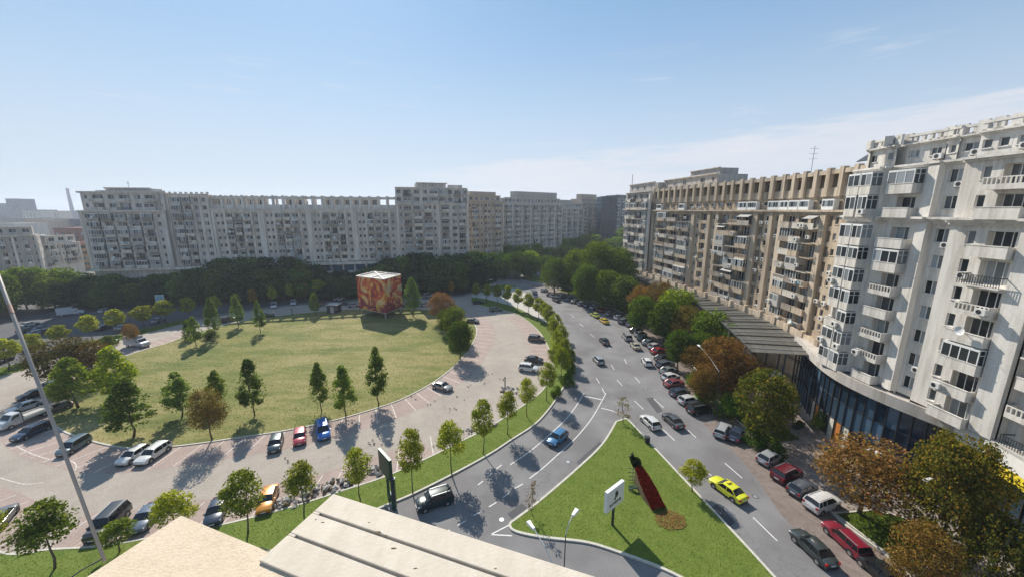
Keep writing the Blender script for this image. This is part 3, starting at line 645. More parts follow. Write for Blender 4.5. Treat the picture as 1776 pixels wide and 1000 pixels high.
F.run(S_, A2, [('Q', 1), ('w', 2), ('S', 2.5), ('W', 2.6), ('S', 3), ('w', 2), ('Q', 1)], 11.6, 7, 2.78)
solid(t, inset_poly(A2, M2, 15, .95), 0, 31.9, 'grey_render'); solid(t, inset_poly(A2+(M2-A2)*.05, M2, 14, 2.1), 31.9, 38.0, 'grey_render'); solid(t, inset_poly(M1, B, 13, .95), 0, 37.2, 'grey_render')
q = [A2.lerp(M2, f) for f in (.28, .82)]
solid(t, inset_poly(q[0], q[1], 8, 2.6), 38, 39.4, 'grey_render'); F.cornice(q[0]-n*2.4, q[1]-n*2.4, 39.2, .5, .6); F.cornice(A2.lerp(M2, .2)-n*1.6, M2-n*1.6, 38.2, .45, .4)
for i in range(9): p = M1.lerp(B, i/8); F.T.box(p.x-.3, p.x+.3, p.y-.4, p.y+.2, 37.6, 38.3, 'grey_trim')
b = MB(); p = q[0].lerp(q[1], .4)-n*5; b.tube([(p.x, p.y, 39), (p.x, p.y, 42)], .07, 'steel'); b.box(p.x-.7, p.x+.7, p.y-.03, p.y+.03, 41.2, 41.3, 'steel'); b.box(p.x-.4, p.x+.4, p.y-.03, p.y+.03, 41.7, 41.8, 'steel'); b.obj('antenna', t, org=Vector(t.location))
F.done()
# long slab
A, B = LP(373), LP(690)
t = tag(empty('apartment_building', (A.x, A.y, 0)), 'long grey slab with a rooftop row of open piers between two towers', 'building')
F = Facade(t, 'grey_render', 'grey_trim', seed=12); n = perp(A, B); podium(F, A, B, 11.7)
grp = [('P', 1.0), ('w', 2.0), ('w', 1.6), ('P', .8), ('B', 2.9), ('Q', .4), ('B', 2.9), ('Q', .4), ('B', 2.9), ('P', .8), ('W', 2.2), ('P', 1.3)]
F.run(A, B, (grp*4)[:-1]+[('P', .8)], 12, 7, 2.73); F.T.hexa([(*(A+n*.5), 31.1), (*(B+n*.5), 31.1), (*(B-n*.2), 31.1), (*(A-n*.2), 31.1), (*(A+n*.5), 32), (*(B+n*.5), 32), (*(B-n*.2), 32), (*(A-n*.2), 32)], 'grey_trim')
F.cornice(A, B, 32, .4, .9, steps=1); pergola(F, A-n*1.2, B-n*1.2, 32.4, 37.0, 19, 3.6, openf=lambda i: i in (5, 6, 9, 10, 17, 18))
solid(t, inset_poly(A, B, 13, .95), 0, 32.4, 'grey_render'); b = MB()
for i in (0, 1, 2, 3, 7, 8, 11, 12, 14, 15): a, c = A.lerp(B, (i+.05)/19)-n*4.9, A.lerp(B, (i+.98)/19)-n*4.9; b.hexa([(*a, 32.4), (*c, 32.4), (*(c-n*3), 32.4), (*(a-n*3), 32.4), (*a, 35.4), (*c, 35.4), (*(c-n*3), 35.4), (*(a-n*3), 35.4)], 'grey_render')
b.obj('roof_storey', t, org=Vector(t.location)); F.done()
# east tower
A, M1, B = LP(690), LP(763), LP(812)
t = tag(empty('apartment_building', (A.x, A.y, 0)), 'grey tower with stepped roof at the right end of the crescent', 'building')
F = Facade(t, 'grey_render', 'grey_trim', seed=13); n = perp(A, B); podium(F, A, B, 11.7); A2 = A+n*1.5; M2 = M1+n*1.5
F.run(A2, M2, [('P', .7), ('w', 1.6), ('B', 3), ('Q', .4), ('B', 3), ('Q', .4), ('B', 3), ('w', 1.6), ('P', .7)], 11.8, 8, 2.78); F.run(M1+n*.8, B+n*.8, [('P', .6), ('B', 3), ('Q', .5), ('W', 2.4), ('B', 2.8), ('Q', .6)], 11.8, 8, 2.78)
F.cornice(A2, M2, 34, .6, .8); F.cornice(M1+n*.8, B+n*.8, 34, .6, .8)
F.run(A2-n*.8, M2-n*.8, [('W', 2), ('B', 3), ('W', 2.4), ('W', 2.4), ('B', 3)], 34.6, 2, 2.9); F.run(M1-n*.2, B-n*.6, [('B', 3), ('W', 2.4), ('B', 3), ('W', 2)], 34.6, 2, 2.9)
F.cornice(A2-n*.8, M2-n*.8, 40.4, .5, .4); F.cornice(M1-n*.2, B-n*.6, 40.4, .5, .4)
F.run(B+n*.8, B-n*13, [('Q', .6), ('W', 3), ('S', 2), ('w', 2), ('W', 3), ('Q', .6)], 11.8, 10, 2.85)
solid(t, inset_poly(A2, M2, 14, .95), 0, 34.5, 'grey_render'); solid(t, inset_poly(A2, M2, 14, 2.0), 34.6, 40.5, 'grey_render'); solid(t, [M1+n*.0, B+n*.0-(B-M1).normalized()*.95, B-n*13-(B-M1).normalized()*.95, M1-n*13], 0, 34.5, 'grey_render'); solid(t, [M1-n*1.4, B-n*1.6-(B-M1).normalized()*.95, B-n*13-(B-M1).normalized()*.95, M1-n*13], 34.6, 40.6, 'grey_render')
solid(t, inset_poly(A2.lerp(M2, .5), M1.lerp(B, .3), 8, 2.4), 40.5, 42.6, 'grey_render'); solid(t, inset_poly(M1.lerp(B, .35), M1.lerp(B, .85), 7, 3), 40.5, 42.2, 'grey_render'); F.cornice(A2.lerp(M2, .48)-n*2.2, M1.lerp(B, .32)-n*2.2, 42.5, .4, .5); F.done()
# ------------------------------------------------------------------ blocks beyond, closing the boulevard
def block(x0, x1, yt, d0, d1, wall, trim, label, seed, yb=None, fh=2.95, sides=True, deep=14, step=None, bays=None, attic=True):
    z = CH-((d0+d1)/2)*((yt-500)/FPX*CN+SN)/(CN+0.0)*CN if False else None
    def pt(x, d): X = (x-888)/FPX*d; return Vector((X, (d-(CH-22)*SN)/CN))
    A, B = pt(x0, d0), pt(x1, d1); zt = CH-((d0+d1)/2)*(SN+(yt-500)/FPX*CN)
    t = tag(empty('apartment_building', (A.x, A.y, 0)), label, 'building'); F = Facade(t, wall, trim, seed=seed); n = perp(A, B); L = (B-A).length
    k = max(1, round(L/7.2)); bays = bays or ([('Q', .6), ('w', 1.7), ('B', 3.0), ('W', 2.4)]*k+[('Q', .6)]); nf = int((zt-9)/fh); zc = 5+((zt-5)-nf*fh)*.4
    zat = zt-(1.2+ (fh if attic else 0)); nf = int((zat-6)/fh); z0 = zat-nf*fh
    F.W.hexa([(*(A+n*.1), 0), (*(B+n*.1), 0), (*(B-n*1), 0), (*(A-n*1), 0), (*(A+n*.1), z0), (*(B+n*.1), z0), (*(B-n*1), z0), (*(A-n*1), z0)], wall)
    F.run(A, B, bays, z0, nf, fh); F.cornice(A, B, zat, .5, .7)
    if attic: F.run(A.lerp(B, .04)-n*.8, A.lerp(B, .96)-n*.8, [('W', 2.4)]*max(2, int(L/3.2)), zat+.5, 1, fh); F.cornice(A.lerp(B, .04)-n*.8, A.lerp(B, .96)-n*.8, zat+.5+fh, .35, .4)
    if sides: F.run(A-n*deep, A, [('Q', .6), ('W', 2.5), ('S', 2), ('W', 2.5), ('B', 3), ('Q', .6)], z0, nf, fh); F.run(B, B-n*deep, [('Q', .6), ('W', 2.5), ('S', 2), ('W', 2.5), ('B', 3), ('Q', .6)], z0, nf, fh)
    d = (B-A).normalized()
    solid(t, [A-n*.95+d*.95, B-n*.95-d*.95, B-n*deep-d*.95, A-n*deep+d*.95], 0, zat+.3, wall)
    if attic: solid(t, [A-n*1.9+d*2, B-n*1.9-d*2, B-n*(deep-1)-d*2, A-n*(deep-1)+d*2], zat, zat+.5+fh, wall)
    if step:
        for (f0, f1, h) in step: solid(t, inset_poly(A.lerp(B, f0), A.lerp(B, f1), 8, 3), zat+.3, zt+h, wall)
    F.done(); return t
block(812, 872, 338, 186, 200, 'pink_render', 'cream_trim', 'pinkish cream block just right of the crescent, its top floors stepped back', 21, step=[(.15, .9, 1.5)])
block(872, 975, 343, 214, 248, 'pale_render', 'grey_trim', 'long pale block with raised roof storey in the middle distance', 22, step=[(.25, .95, 3.4)])
block(960, 1012, 352, 262, 290, 'pale_render', 'grey_trim', 'hazy pale block behind the park trees, third one right of the crescent', 23, step=[(.3, .7, 2)])
block(1008, 1045, 344, 300, 320, 'pink_render', 'grey_trim', 'hazy rosy block beside the dark blue office slab', 24, step=[(.1, .8, 3)])
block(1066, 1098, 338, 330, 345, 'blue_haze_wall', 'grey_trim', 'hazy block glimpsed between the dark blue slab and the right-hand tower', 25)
def pd(x, d, z=22): X = (x-888)/FPX*d; return Vector((X, (d-(CH-z)*SN)/CN))
A, B = pd(1042, 285), pd(1068, 285); t = tag(empty('office_building', (A.x, A.y, 0)), 'dark blue glass office slab at the end of the boulevard', 'building'); b = MB()
b.prism([A+Vector((.2, .3)), B+Vector((-.2, .3)), B+Vector((0, 18)), A+Vector((0, 18))], 0, 42, 'shop_glass', 'roof_felt'); b.obj('curtain_wall', t, org=Vector(t.location)); b = MB()
for i in range(8): p = A.lerp(B, i/7); b.box(p.x-.1, p.x+.1, p.y, p.y+.35, 0, 42, 'dark_metal')
for k in range(13): b.box(A.x, B.x, A.y+.1, A.y+.4, 2+k*3.2, 2.5+k*3.2, 'dark_metal')
b.obj('mullions', t, org=Vector(t.location))
# far left lower block and the ochre house
block(-70, 62, 392, 138, 150, 'pale_render', 'grey_trim', 'low pale block at the left picture edge with tall recessed strips', 26, fh=2.9, bays=[('P', 1.2), ('w', 1.6), ('S', 2.4), ('B', 3), ('S', 1.6), ('w', 1.5)]*3+[('P', 1)])
block(60, 133, 407, 156, 170, 'white_render', 'grey_trim', 'low whitish block with balconies just left of the crescent', 27, fh=2.9, bays=[('P', 1), ('w', 1.6), ('B', 3), ('B', 3), ('P', .8), ('w', 1.5)]*2+[('P', 1)])
A, B = pd(128, 205, 12), pd(160, 208, 12); t = tag(empty('house', (A.x, A.y, 0)), 'orange rendered house seen in the gap left of the crescent', 'house'); F = Facade(t, 'ochre_render', 'cream_trim', seed=28)
F.run(A, B, [('w', 1.5), ('W', 2.2), ('w', 1.5)], 1, 4, 3.1); solid(t, inset_poly(A, B, 10, .4), 0, 13.4, 'ochre_render', 'ochre_render', 'wall')
b = MB(); c = (A+B)/2; b.hexa([(A.x-.5, A.y-.6, 13.4), (B.x+.5, B.y-.6, 13.4), (B.x+.5, B.y+10, 13.4), (A.x-.5, A.y+10, 13.4), (c.x-.6, c.y+4, 16), (c.x+.6, c.y+4, 16), (c.x+.6, c.y+5.5, 16), (c.x-.6, c.y+5.5, 16)], 'red_tile'); b.obj('roof', t, org=Vector(t.location)); F.done()
# skyline at the left
def far_block(x0, x1, yt, d, m, label, mt='roof_felt', deep=25, cat='building'):
    A, B = pd(x0, d, CH), pd(x1, d, CH); zt = CH-d*(SN+(yt-500)/FPX*CN); t = tag(empty('distant_building', (A.x, A.y, 0)), label, cat)
    b = MB(); b.prism([A, B, B+Vector((0, deep)), A+Vector((0, deep))], 0, zt, m, mt); b.obj('wall', t, org=Vector(t.location)); w = MB(); L = (B-A).length; k = max(2, int(L/5)); nf = max(2, int((zt-3)/3.4))
    for i in range(k):
        p = A.lerp(B, (i+.5)/k)
        for f in range(nf): z = 2+f*3.4; w.box(p.x-1.1, p.x+1.1, p.y-.15, p.y+.02, z, z+1.7, 'window_glass')
    w.box(A.x-.3, B.x+.3, A.y-.3, A.y+.1, zt-.8, zt+.3, m); tag(w.obj('windows', t, org=Vector(t.location)), kind='stuff'); return t
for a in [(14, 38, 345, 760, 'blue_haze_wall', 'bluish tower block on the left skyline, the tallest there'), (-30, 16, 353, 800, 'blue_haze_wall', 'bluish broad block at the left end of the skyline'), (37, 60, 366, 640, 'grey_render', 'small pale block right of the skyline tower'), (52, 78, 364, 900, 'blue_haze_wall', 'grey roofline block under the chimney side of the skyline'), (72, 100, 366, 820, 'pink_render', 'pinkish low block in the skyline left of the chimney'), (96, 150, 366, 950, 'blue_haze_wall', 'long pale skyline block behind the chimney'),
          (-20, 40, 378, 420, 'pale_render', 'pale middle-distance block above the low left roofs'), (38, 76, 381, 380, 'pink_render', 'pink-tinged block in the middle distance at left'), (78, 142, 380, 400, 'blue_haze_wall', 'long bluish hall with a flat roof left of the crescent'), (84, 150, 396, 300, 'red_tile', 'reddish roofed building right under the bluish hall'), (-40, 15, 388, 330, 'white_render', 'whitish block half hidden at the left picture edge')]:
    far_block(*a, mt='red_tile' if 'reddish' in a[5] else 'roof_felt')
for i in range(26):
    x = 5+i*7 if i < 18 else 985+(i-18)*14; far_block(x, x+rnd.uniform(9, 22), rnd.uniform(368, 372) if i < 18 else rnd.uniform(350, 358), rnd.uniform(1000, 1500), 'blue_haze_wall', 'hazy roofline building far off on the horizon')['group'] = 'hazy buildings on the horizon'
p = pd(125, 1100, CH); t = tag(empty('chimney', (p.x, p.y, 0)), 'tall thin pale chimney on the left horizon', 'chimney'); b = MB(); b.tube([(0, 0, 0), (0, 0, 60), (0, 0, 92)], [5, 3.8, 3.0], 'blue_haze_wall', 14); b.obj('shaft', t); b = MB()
b.tube([(0, 0, 88), (0, 0, 93)], [3.4, 3.4], 'red_tile', 14); b.obj('collar', t)
# ------------------------------------------------------------------ right far block (cream, with rooftop pier gallery)
KR = .908
def KS(l): return [(q[0]*KR, q[1]*KR) for q in l]
R2 = [(51.5, 149), (54.5, 128), (57.0, 112), (60.3, 86), (59.3, 70), (57.6, 59.5)]; R2 = KS(R2)
def RP(x, z=20): return at_px(R2, x, z)
t = tag(empty('apartment_building', (54, 90, 0)), 'long cream block with a rooftop gallery of piers on the right side', 'building')
F = Facade(t, 'cream_render', 'cream_trim', seed=31); Z0, FH, NF = 10.5, 2.6, 8; ZC = Z0+FH*NF
spec = [(1127, None), (1131, 'Q'), (1135, 'w'), (1139, 'Q'), (1156, 'B'), (1175, 'B'), (1195, 'B'), (1200, 'P'), (1209, 'w'), (1222, 'D'), (1227, 'P'), (1236, 'w'), (1241, 'P'), (1258, 'B'), (1278, 'B'), (1298, 'B'), (1306, 'P'), (1314, 'D'), (1325, 'w'), (1331, 'P'), (1342, 'w'), (1349, 'P'), (1369, 'B'), (1389, 'B'), (1409, 'B'), (1418, 'P'), (1427, 'D'), (1440, 'w'), (1475, 'S')]
def arcl(p):
    s_ = 0; p = Vector(p)
    for a, b in zip(R2, R2[1:]):
        a = Vector(a); b = Vector(b); L = (b-a).length; q = (p-a).dot((b-a)/L)
        if -1e-3 <= q <= L+1e-3 and (p-a-(b-a)/L*q).length < .05: return s_+q
        s_ += L
    return s_
for (x0, _), (x1, ty) in zip(spec, spec[1:]):
    a, b_ = RP(x0), RP(x1); F.run(a, b_, [(ty, 1)], Z0, NF, FH); F.cornice(a, b_, ZC, .7, .8)
    parapet(F, a, b_, Z0-.6, .6, .4)
edge_pts = [RP(1127)]+[Vector(p) for p in R2[2:5]]+[RP(1475)]
for a, b_ in zip(edge_pts, edge_pts[1:]):
    nn = perp(a, b_); L = (b_-a).length; k = max(2, round(L/3.05))
    F.run(a-nn*.6, b_-nn*.6, [('W', 1)]*k, ZC+.7, 1, 2.2); pergola(F, a-nn*.3, b_-nn*.3, ZC+2.9, ZC+7.3, k, 3.2, .85, .7); solid(t, inset_poly(a, b_, 13, .95), 0, ZC+2.8, 'cream_render'); solid(t, inset_poly(a, b_, 9, 3.8), ZC+2.9, ZC+6.8, 'cream_render')
    for i in range(k):
        if F.r.random() < .45: # enclosed terrace box
            p = a.lerp(b_, (i+.5)/k); d = (b_-a).normalized(); w = L/k*.46; q = [p-d*w+nn*.5, p+d*w+nn*.5, p+d*w-nn*.4, p-d*w-nn*.4]; g = MB(); g.prism(q, ZC+.72, ZC+2.5, 'white_frame')
            qq = [p-d*w*.9+nn*.53, p+d*w*.9+nn*.53]
            for j in range(4): u0, u1 = qq[0].lerp(qq[1], j/4+.02), qq[0].lerp(qq[1], (j+1)/4-.02); g.face([(*u0, ZC+1.3), (*u1, ZC+1.3), (*u1, ZC+2.25), (*u0, ZC+2.25)], 'window_glass')
            g.obj('terrace_enclosure', t, org=Vector(t.location))
F.done()
b = MB(); p = RP(1332)+Vector((6, 0)); b.tube([(p.x, p.y, 38), (p.x, p.y, 44.5)], .06, 'steel')
for z in (42, 43, 44): b.box(p.x-.9, p.x+.9, p.y-.03, p.y+.03, z, z+.06, 'steel')
b.obj('antenna', t, org=Vector(t.location))
b = MB(); p = RP(1446)+Vector((4, 2)); b.hexa([(p.x-1.2, p.y-1, 39.6), (p.x+1.2, p.y-1, 41.2), (p.x+1.2, p.y+1, 41.2), (p.x-1.2, p.y+1, 39.6), (p.x-1.2, p.y-1, 39.75), (p.x+1.2, p.y-1, 41.35), (p.x+1.2, p.y+1, 41.35), (p.x-1.2, p.y+1, 39.75)], 'dark_metal'); b.bar((p.x, p.y, 38.5), (p.x, p.y, 40.4), .12, .12, 'steel'); b.obj('solar_panel', t, org=Vector(t.location))
# end tower of that block
A, M1, B = RP(1086), RP(1108), RP(1127)
t = tag(empty('apartment_building', (A.x, A.y, 0)), 'greyish end tower with stacked rounded balconies, at the far end of the cream block', 'building')
F = Facade(t, 'pale_render', 'grey_trim', seed=32); nn = perp(A, B); a, m_, b_ = A+nn*.8, M1+nn*1.1, B+nn*.8
F.run(a, m_, [('Q', .5), ('G', 3.2), ('L', 4)], 11.0, 9, 2.98); F.run(m_, b_, [('L', 4), ('G', 3.4), ('P', .9)], 11.0, 9, 2.98); F.cornice(a, m_, 31.8, .5, 1.5); F.cornice(m_, b_, 31.8, .5, 1.5)
F.cornice(a, m_, 37.85, .45, .7); F.cornice(m_, b_, 37.85, .45, .7); F.run(a-nn*1, b_-nn*1, [('w', 2), ('W', 2.5), ('W', 2.5), ('w', 2)], 38.3, 1, 2.55); F.cornice(a-nn*1, b_-nn*1, 40.9, .4, .5)
F.run(a-nn*14, a, [('Q', .5), ('W', 2.5), ('S', 2), ('W', 2.5), ('Q', .5)], 11.0, 9, 2.98); F.W.hexa([(*a, 0), (*b_, 0), (*(b_-nn*1), 0), (*(a-nn*1), 0), (*a, 11), (*b_, 11), (*(b_-nn*1), 11), (*(a-nn*1), 11)], 'pale_render')
solid(t, [a-nn*2.2+Vector((.0, -1.1)), b_-nn*1.2, b_-nn*14, a-nn*14+Vector((0, -1.1))], 0, 38.1, 'pale_render'); solid(t, inset_poly(a.lerp(b_, .03), b_, 13, 2.2), 38.1, 41.0, 'pale_render')
c_ = RP(1210); bb = b_-nn*4.4; cb2 = Vector(c_)-perp(b_, c_)*3.6
F.run(bb, cb2, [('w', 1.6), ('W', 2.4), ('W', 2.4), ('S', 1.5), ('W', 2.4), ('w', 1.6)], 36.4, 2, 2.45); F.cornice(bb, cb2, 41.3, .4, .5); solid(t, inset_poly(bb, cb2, 9, 1.0), 33, 41.5, 'pale_render'); F.run(cb2, cb2-nn*8, [('W', 2), ('S', 2)], 36.4, 2, 2.45)
q0 = bb.lerp(cb2, .45); q1 = bb.lerp(cb2, .95); solid(t, inset_poly(q0, q1, 7, 1.5), 41.5, 43.2, 'pale_render'); F.cornice(q0-nn*1.4, q1-nn*1.4, 43.1, .3, .3)
F.T.box(a.x+1, a.x+1.2, a.y-2, a.y-1.8, 41, 45, 'steel'); F.done()
# ------------------------------------------------------------------ right near block (whitish)
t = tag(empty('apartment_building', (47, 41, 0)), 'tall whitish block with balconies and a roof balustrade, nearest on the right', 'building')
F = Facade(t, 'white_render', 'white_render', near=True, seed=41); Z0, FH, NF = 10.4, 2.87, 7; ZC = Z0+FH*NF
rows = [((53.2, 59.6), (50.9, 57.6), [('S', 2), ('w', 1)]), ((50.9, 57.6), (50.5, 53.0), [('Q', .4), ('G', 2.4), ('G', 2.0)]), ((50.5, 53.0), (51.3, 52.4), [('S', 1)]), ((51.3, 52.4), (51.5, 47.9), [('S', .4), ('L', 3.6), ('S', .5)]), ((51.5, 47.9), (51.4, 46.6), [('P', 1)]), ((51.7, 46.6), (51.9, 44.3), [('W', 2.2)]),
        ((51.2, 44.3), (51.25, 42.9), [('S', 1)]), ((51.25, 42.9), (51.3, 41.5), [('w', 1.5)]), ((51.3, 41.5), (51.35, 37.6), [('L', 3.9)]), ((51.1, 37.6), (51.1, 35.6), [('P', 1)]), ((52.1, 35.6), (51.7, 30.6), [('S', .3), ('L', 4), ('S', .4)]), ((51.3, 30.6), (51, 28.6), [('P', 1)]), ((51.4, 28.6), (50.5, 22), [('W', 2), ('L', 4)])]
def jog(p, q, z0, z1): F.W.face([(*p, z0), (*q, z0), (*q, z1), (*p, z1)], 'white_render')
rows = [KS(q[:2])+[q[2]] for q in rows]
for i, (a, b_, bays) in enumerate(rows):
    a = Vector(a); b_ = Vector(b_); F.run(a, b_, bays, Z0, NF, FH)
    if i:
        pa = Vector(rows[i-1][1])
        if (pa-a).length > .05: jog(pa, a, 0, ZC+6.7)
    F.cornice(a, b_, ZC, .75, 1.1, steps=3)
    bays2 = [('W', b[1]) if b[0] == 'S' and b[1] > 3 else b for b in bays]
    F.run(a, b_, bays2, ZC+.75, 2, 2.76); F.cornice(a, b_, ZC+.75+5.52, .45, .6)
    nn = perp(a, b_); z2 = ZC+.75+5.97
    F.run(a-nn*1.0, b_-nn*1.0, [('W', 2.4)] if (b_-a).length < 3 else [('W', 2.2), ('S', .5), ('W', 2.2)], z2, 1, 2.2); F.cornice(a-nn*1, b_-nn*1, z2+2.2, .3, .45)
    # balustrade: pierced parapet with square openings between posts
    z3 = z2+2.45; L = (b_-a).length; d = (b_-a).normalized(); k = max(1, round(L/.85)); parapet(F, a-nn*.9, b_-nn*.9, z3, .25, .35); parapet(F, a-nn*.85, b_-nn*.85, z3+.8, .26, .45)
    for j in range(k+1):
        p = a+d*(L*j/k)-nn*.9; w = .16 if j % 5 else .42; h = .82 if j % 5 else 1.22
        F.T.hexa([(*(p-d*w), z3), (*(p+d*w), z3), (*(p+d*w-nn*.3), z3), (*(p-d*w-nn*.3), z3), (*(p-d*w), z3+h), (*(p+d*w), z3+h), (*(p+d*w-nn*.3), z3+h), (*(p-d*w-nn*.3), z3+h)], 'white_render')
    solid(t, inset_poly(a, b_, 13, 1.0), 0, ZC+6.6, 'white_render'); solid(t, inset_poly(a, b_, 12, 2.0), ZC+6.6, z3+.1, 'white_render')
F.done()
# ------------------------------------------------------------------ glazed arcade at its foot, roof terrace edge, sign band, lattice canopy
g1 = curve([(55.6, 69), (54.6, 66), (52.2, 60.5), (50.4, 55), (49.9, 50.5), (50.5, 45.5), (52.2, 39.5)]); g1 = [v*KR for v in g1]; g2 = curve([(52.2, 38.9), (52.0, 36), (51.2, 32), (49.5, 27), (47, 21)]); g2 = [v*KR for v in g2]
t = tag(empty('shop_arcade', (50, 50, 0)), 'curved dark blue glass shop arcade at the foot of the whitish block', 'arcade')
fr = MB(); sl_ = MB(); pmesh = {}; post = ['blue', 'white', 'orange']
plain('poster_orange', (.55, .20, .05), .5, var=.25); plain('poster_white', (.6, .58, .5), .5, var=.3)
def rq(p, q, z0, z1, m, name, inset=.05, off=0):
    d = (q-p).normalized(); n_ = Vector((d.y, -d.x)); w = (q-p).length-inset*2; L = round(w, 1); k = (L, z0, z1, m)
    if k not in pmesh:
        g = MB(); g.box(-L/2, L/2, -.03, .03, 0, z1-z0, m); pmesh[k] = g.mesh(name)
    c = (p+q)/2+n_*off; return link(name, pmesh[k], t, (c.x-50, c.y-50, z0), math.atan2(d.y, d.x))
for gg, sg in ((g1, 0), (g2, 1)):
    rs = resample(gg, 1.22)
    for i in range(len(rs)-1):
        p, q = rs[i][0], rs[i+1][0]; tall = i % 1 == 0
        if not (sg == 0 and i < 2):
            for z0, z1 in ((.25, 3.2), (3.3, 6.1), (6.2, 9.0)):
                m_ = 'shop_glass'
                if z0 < 1 and sg == 0 and 8 <= i <= 15: m_ = ('poster_white', 'poster_orange', 'poster_white', 'shop_glass')[i % 4]
                rq(p, q, z0, z1, m_, 'glass_panel' if m_ == 'shop_glass' else 'poster')
        d = rs[i][1]; n_ = Vector((d.y, -d.x)); fr.hexa([(*(p-d*.06+n_*.16), .1), (*(p+d*.06+n_*.16), .1), (*(p+d*.06-n_*.05), .1), (*(p-d*.06-n_*.05), .1), (*(p-d*.06+n_*.16), 9.05), (*(p+d*.06+n_*.16), 9.05), (*(p+d*.06-n_*.05), 9.05), (*(p-d*.06-n_*.05), 9.05)], 'dark_metal')
    ribbon(fr, gg, .16, 3.2, 3.3, 'dark_metal'); ribbon(fr, gg, .16, 6.1, 6.2, 'dark_metal'); ribbon(fr, gg, .2, 0, .25, 'concrete')
fr.obj('frame', t, org=Vector((50, 50, 0)))
def terrace(gg, out, z0, z1, m, back):
    b = MB(); o = offset(gg, out); i_ = offset(gg, -back)
    for k in range(len(gg)-1):
        a, c, d, e = o[k], o[k+1], i_[k+1], i_[k]; b.hexa([(*a, z0), (*c, z0), (*d, z0), (*e, z0), (*a, z1), (*c, z1), (*d, z1), (*e, z1)], m)
    return b, o
b, o1 = terrace(g1, .75, 9.05, 10.1, 'pale_render', 5.5); ribbon(b, offset(o1, -.12), .24, 10.1, 10.45, 'pale_render'); b.obj('terrace_edge', t, org=Vector((50, 50, 0)))
b, o2 = terrace(g2, 1.1, 7.6, 8.7, 'yellow_board', 5.5); b.obj('yellow_band', t, org=Vector((50, 50, 0))); b, _ = terrace(g2, 1.12, 8.7, 10.2, 'white_board', 5.5); ribbon(b, offset(o2, -.1), .3, 10.2, 10.42, 'concrete'); b.obj('sign_band', t, org=Vector((50, 50, 0)))
b = MB(); b.prism([Vector(p)*KR for p in ((56.2, 69), (53.0, 60), (51.0, 54), (51.2, 46), (53, 38), (50.5, 26), (48, 21), (66, 21), (66, 69))], 0, 10.0, 'pale_render', 'roof_felt'); b.obj('inner_wall', t, org=Vector((50, 50, 0)))
b = MB(); p = Vector((48.6, 43.6)); b.box(44.2, 45.4, 40.2, 41.8, 2.75, 2.9, 'white_frame')
for y in (40.3, 41.7): b.box(44.25, 44.35, y-.06, y+.06, .12, 2.75, 'white_frame')
b.obj('door_canopy', t, org=Vector((50, 50, 0)))
# podium wall under the far block
pw = curve(KS([(49.8, 150), (52.3, 128), (54.6, 110), (58.0, 86), (57.2, 74), (55.6, 66), (55.2, 62)]))
t = tag(empty('podium_wall', (55, 100, 0)), 'cream terrace podium with a parapet running along the foot of the cream block', 'podium'); b = MB(); back = offset(pw, -6)
for k in range(len(pw)-1):
    a, c, d, e = pw[k], pw[k+1], back[k+1], back[k]; b.hexa([(*a, 0), (*c, 0), (*d, 0), (*e, 0), (*a, 9.9), (*c, 9.9), (*d, 9.9), (*e, 9.9)], 'cream_render')
b.obj('wall', t, org=Vector((55, 100, 0))); b = MB(); ribbon(b, offset(pw, -.15), .3, 9.9, 10.8, 'cream_trim'); b.obj('parapet', t, org=Vector((55, 100, 0)))
b = MB()
for p, d in resample(offset(pw, -.1), 4.6): b.box(p.x-.35, p.x+.35, p.y-.35, p.y+.35, 9.9, 11.2, 'cream_trim')
b.obj('parapet_posts', t, org=Vector((55, 100, 0)))
fe = curve(KS([(43.5, 142), (47.6, 126), (49.4, 108), (49.6, 96), (47.6, 83), (45.2, 72), (42.8, 62.9)])); be = curve(KS([(49.6, 148), (52.1, 128), (54.4, 110), (57.8, 86), (56.9, 74), (55.4, 66), (51.8, 61.4)]))
t = tag(empty('lattice_canopy', (50, 100, 0)), 'long curved lattice canopy of grey green slats along the podium', 'canopy'); b = MB(); n_ = 300; sm = {}
F_ = resample(fe, .001+sum((q-p).length for p, q in zip(fe, fe[1:]))/n_); B_ = resample(be, .001+sum((q-p).length for p, q in zip(be, be[1:]))/n_); n_ = min(len(F_), len(B_))
plain('slat_green', (.19, .18, .155), .8, var=.45, scale=.35)
for i in range(n_):
    p, q = F_[i][0], B_[i][0]; d = q-p; L = round(d.length, 1)
    if L not in sm: g = MB(); g.box(-L/2, L/2, -.05, .05, -.06, .06, 'slat_green'); sm[L] = g.mesh('slat')
    c = (p+q)/2; link('slat', sm[L], t, (c.x-50, c.y-100, 9.58), math.atan2(d.y, d.x))
for f in (0.02, .25, .5, .75, .98):
    l = [Vector(F_[i][0]).lerp(Vector(B_[i][0]), f) for i in range(0, n_, 5)]; ribbon(b, l, .22, 9.15, 9.5, 'dark_metal')
b.obj('beams', t, org=Vector((50, 100, 0)))
for i in range(3, n_, 9):
    p, q = F_[i][0], B_[i][0]; g = MB(); g.bar((*p, 9.72), (*q, 9.72), .16, .16, 'steel' if i % 2 else 'dark_metal'); g.obj('rib', t, org=Vector((50, 100, 0)))
for f in (.06, .6):
    for i in range(4, n_, 17):
        p = F_[i][0].lerp(B_[i][0], f); 
        if 'cc' not in sm: g = MB(); g.tube([(0, 0, .1), (0, 0, 9.15)], .13, 'dark_metal', 8); sm['cc'] = g.mesh('column', True)
        link('column', sm['cc'], t, (p.x-50, p.y-100, 0))
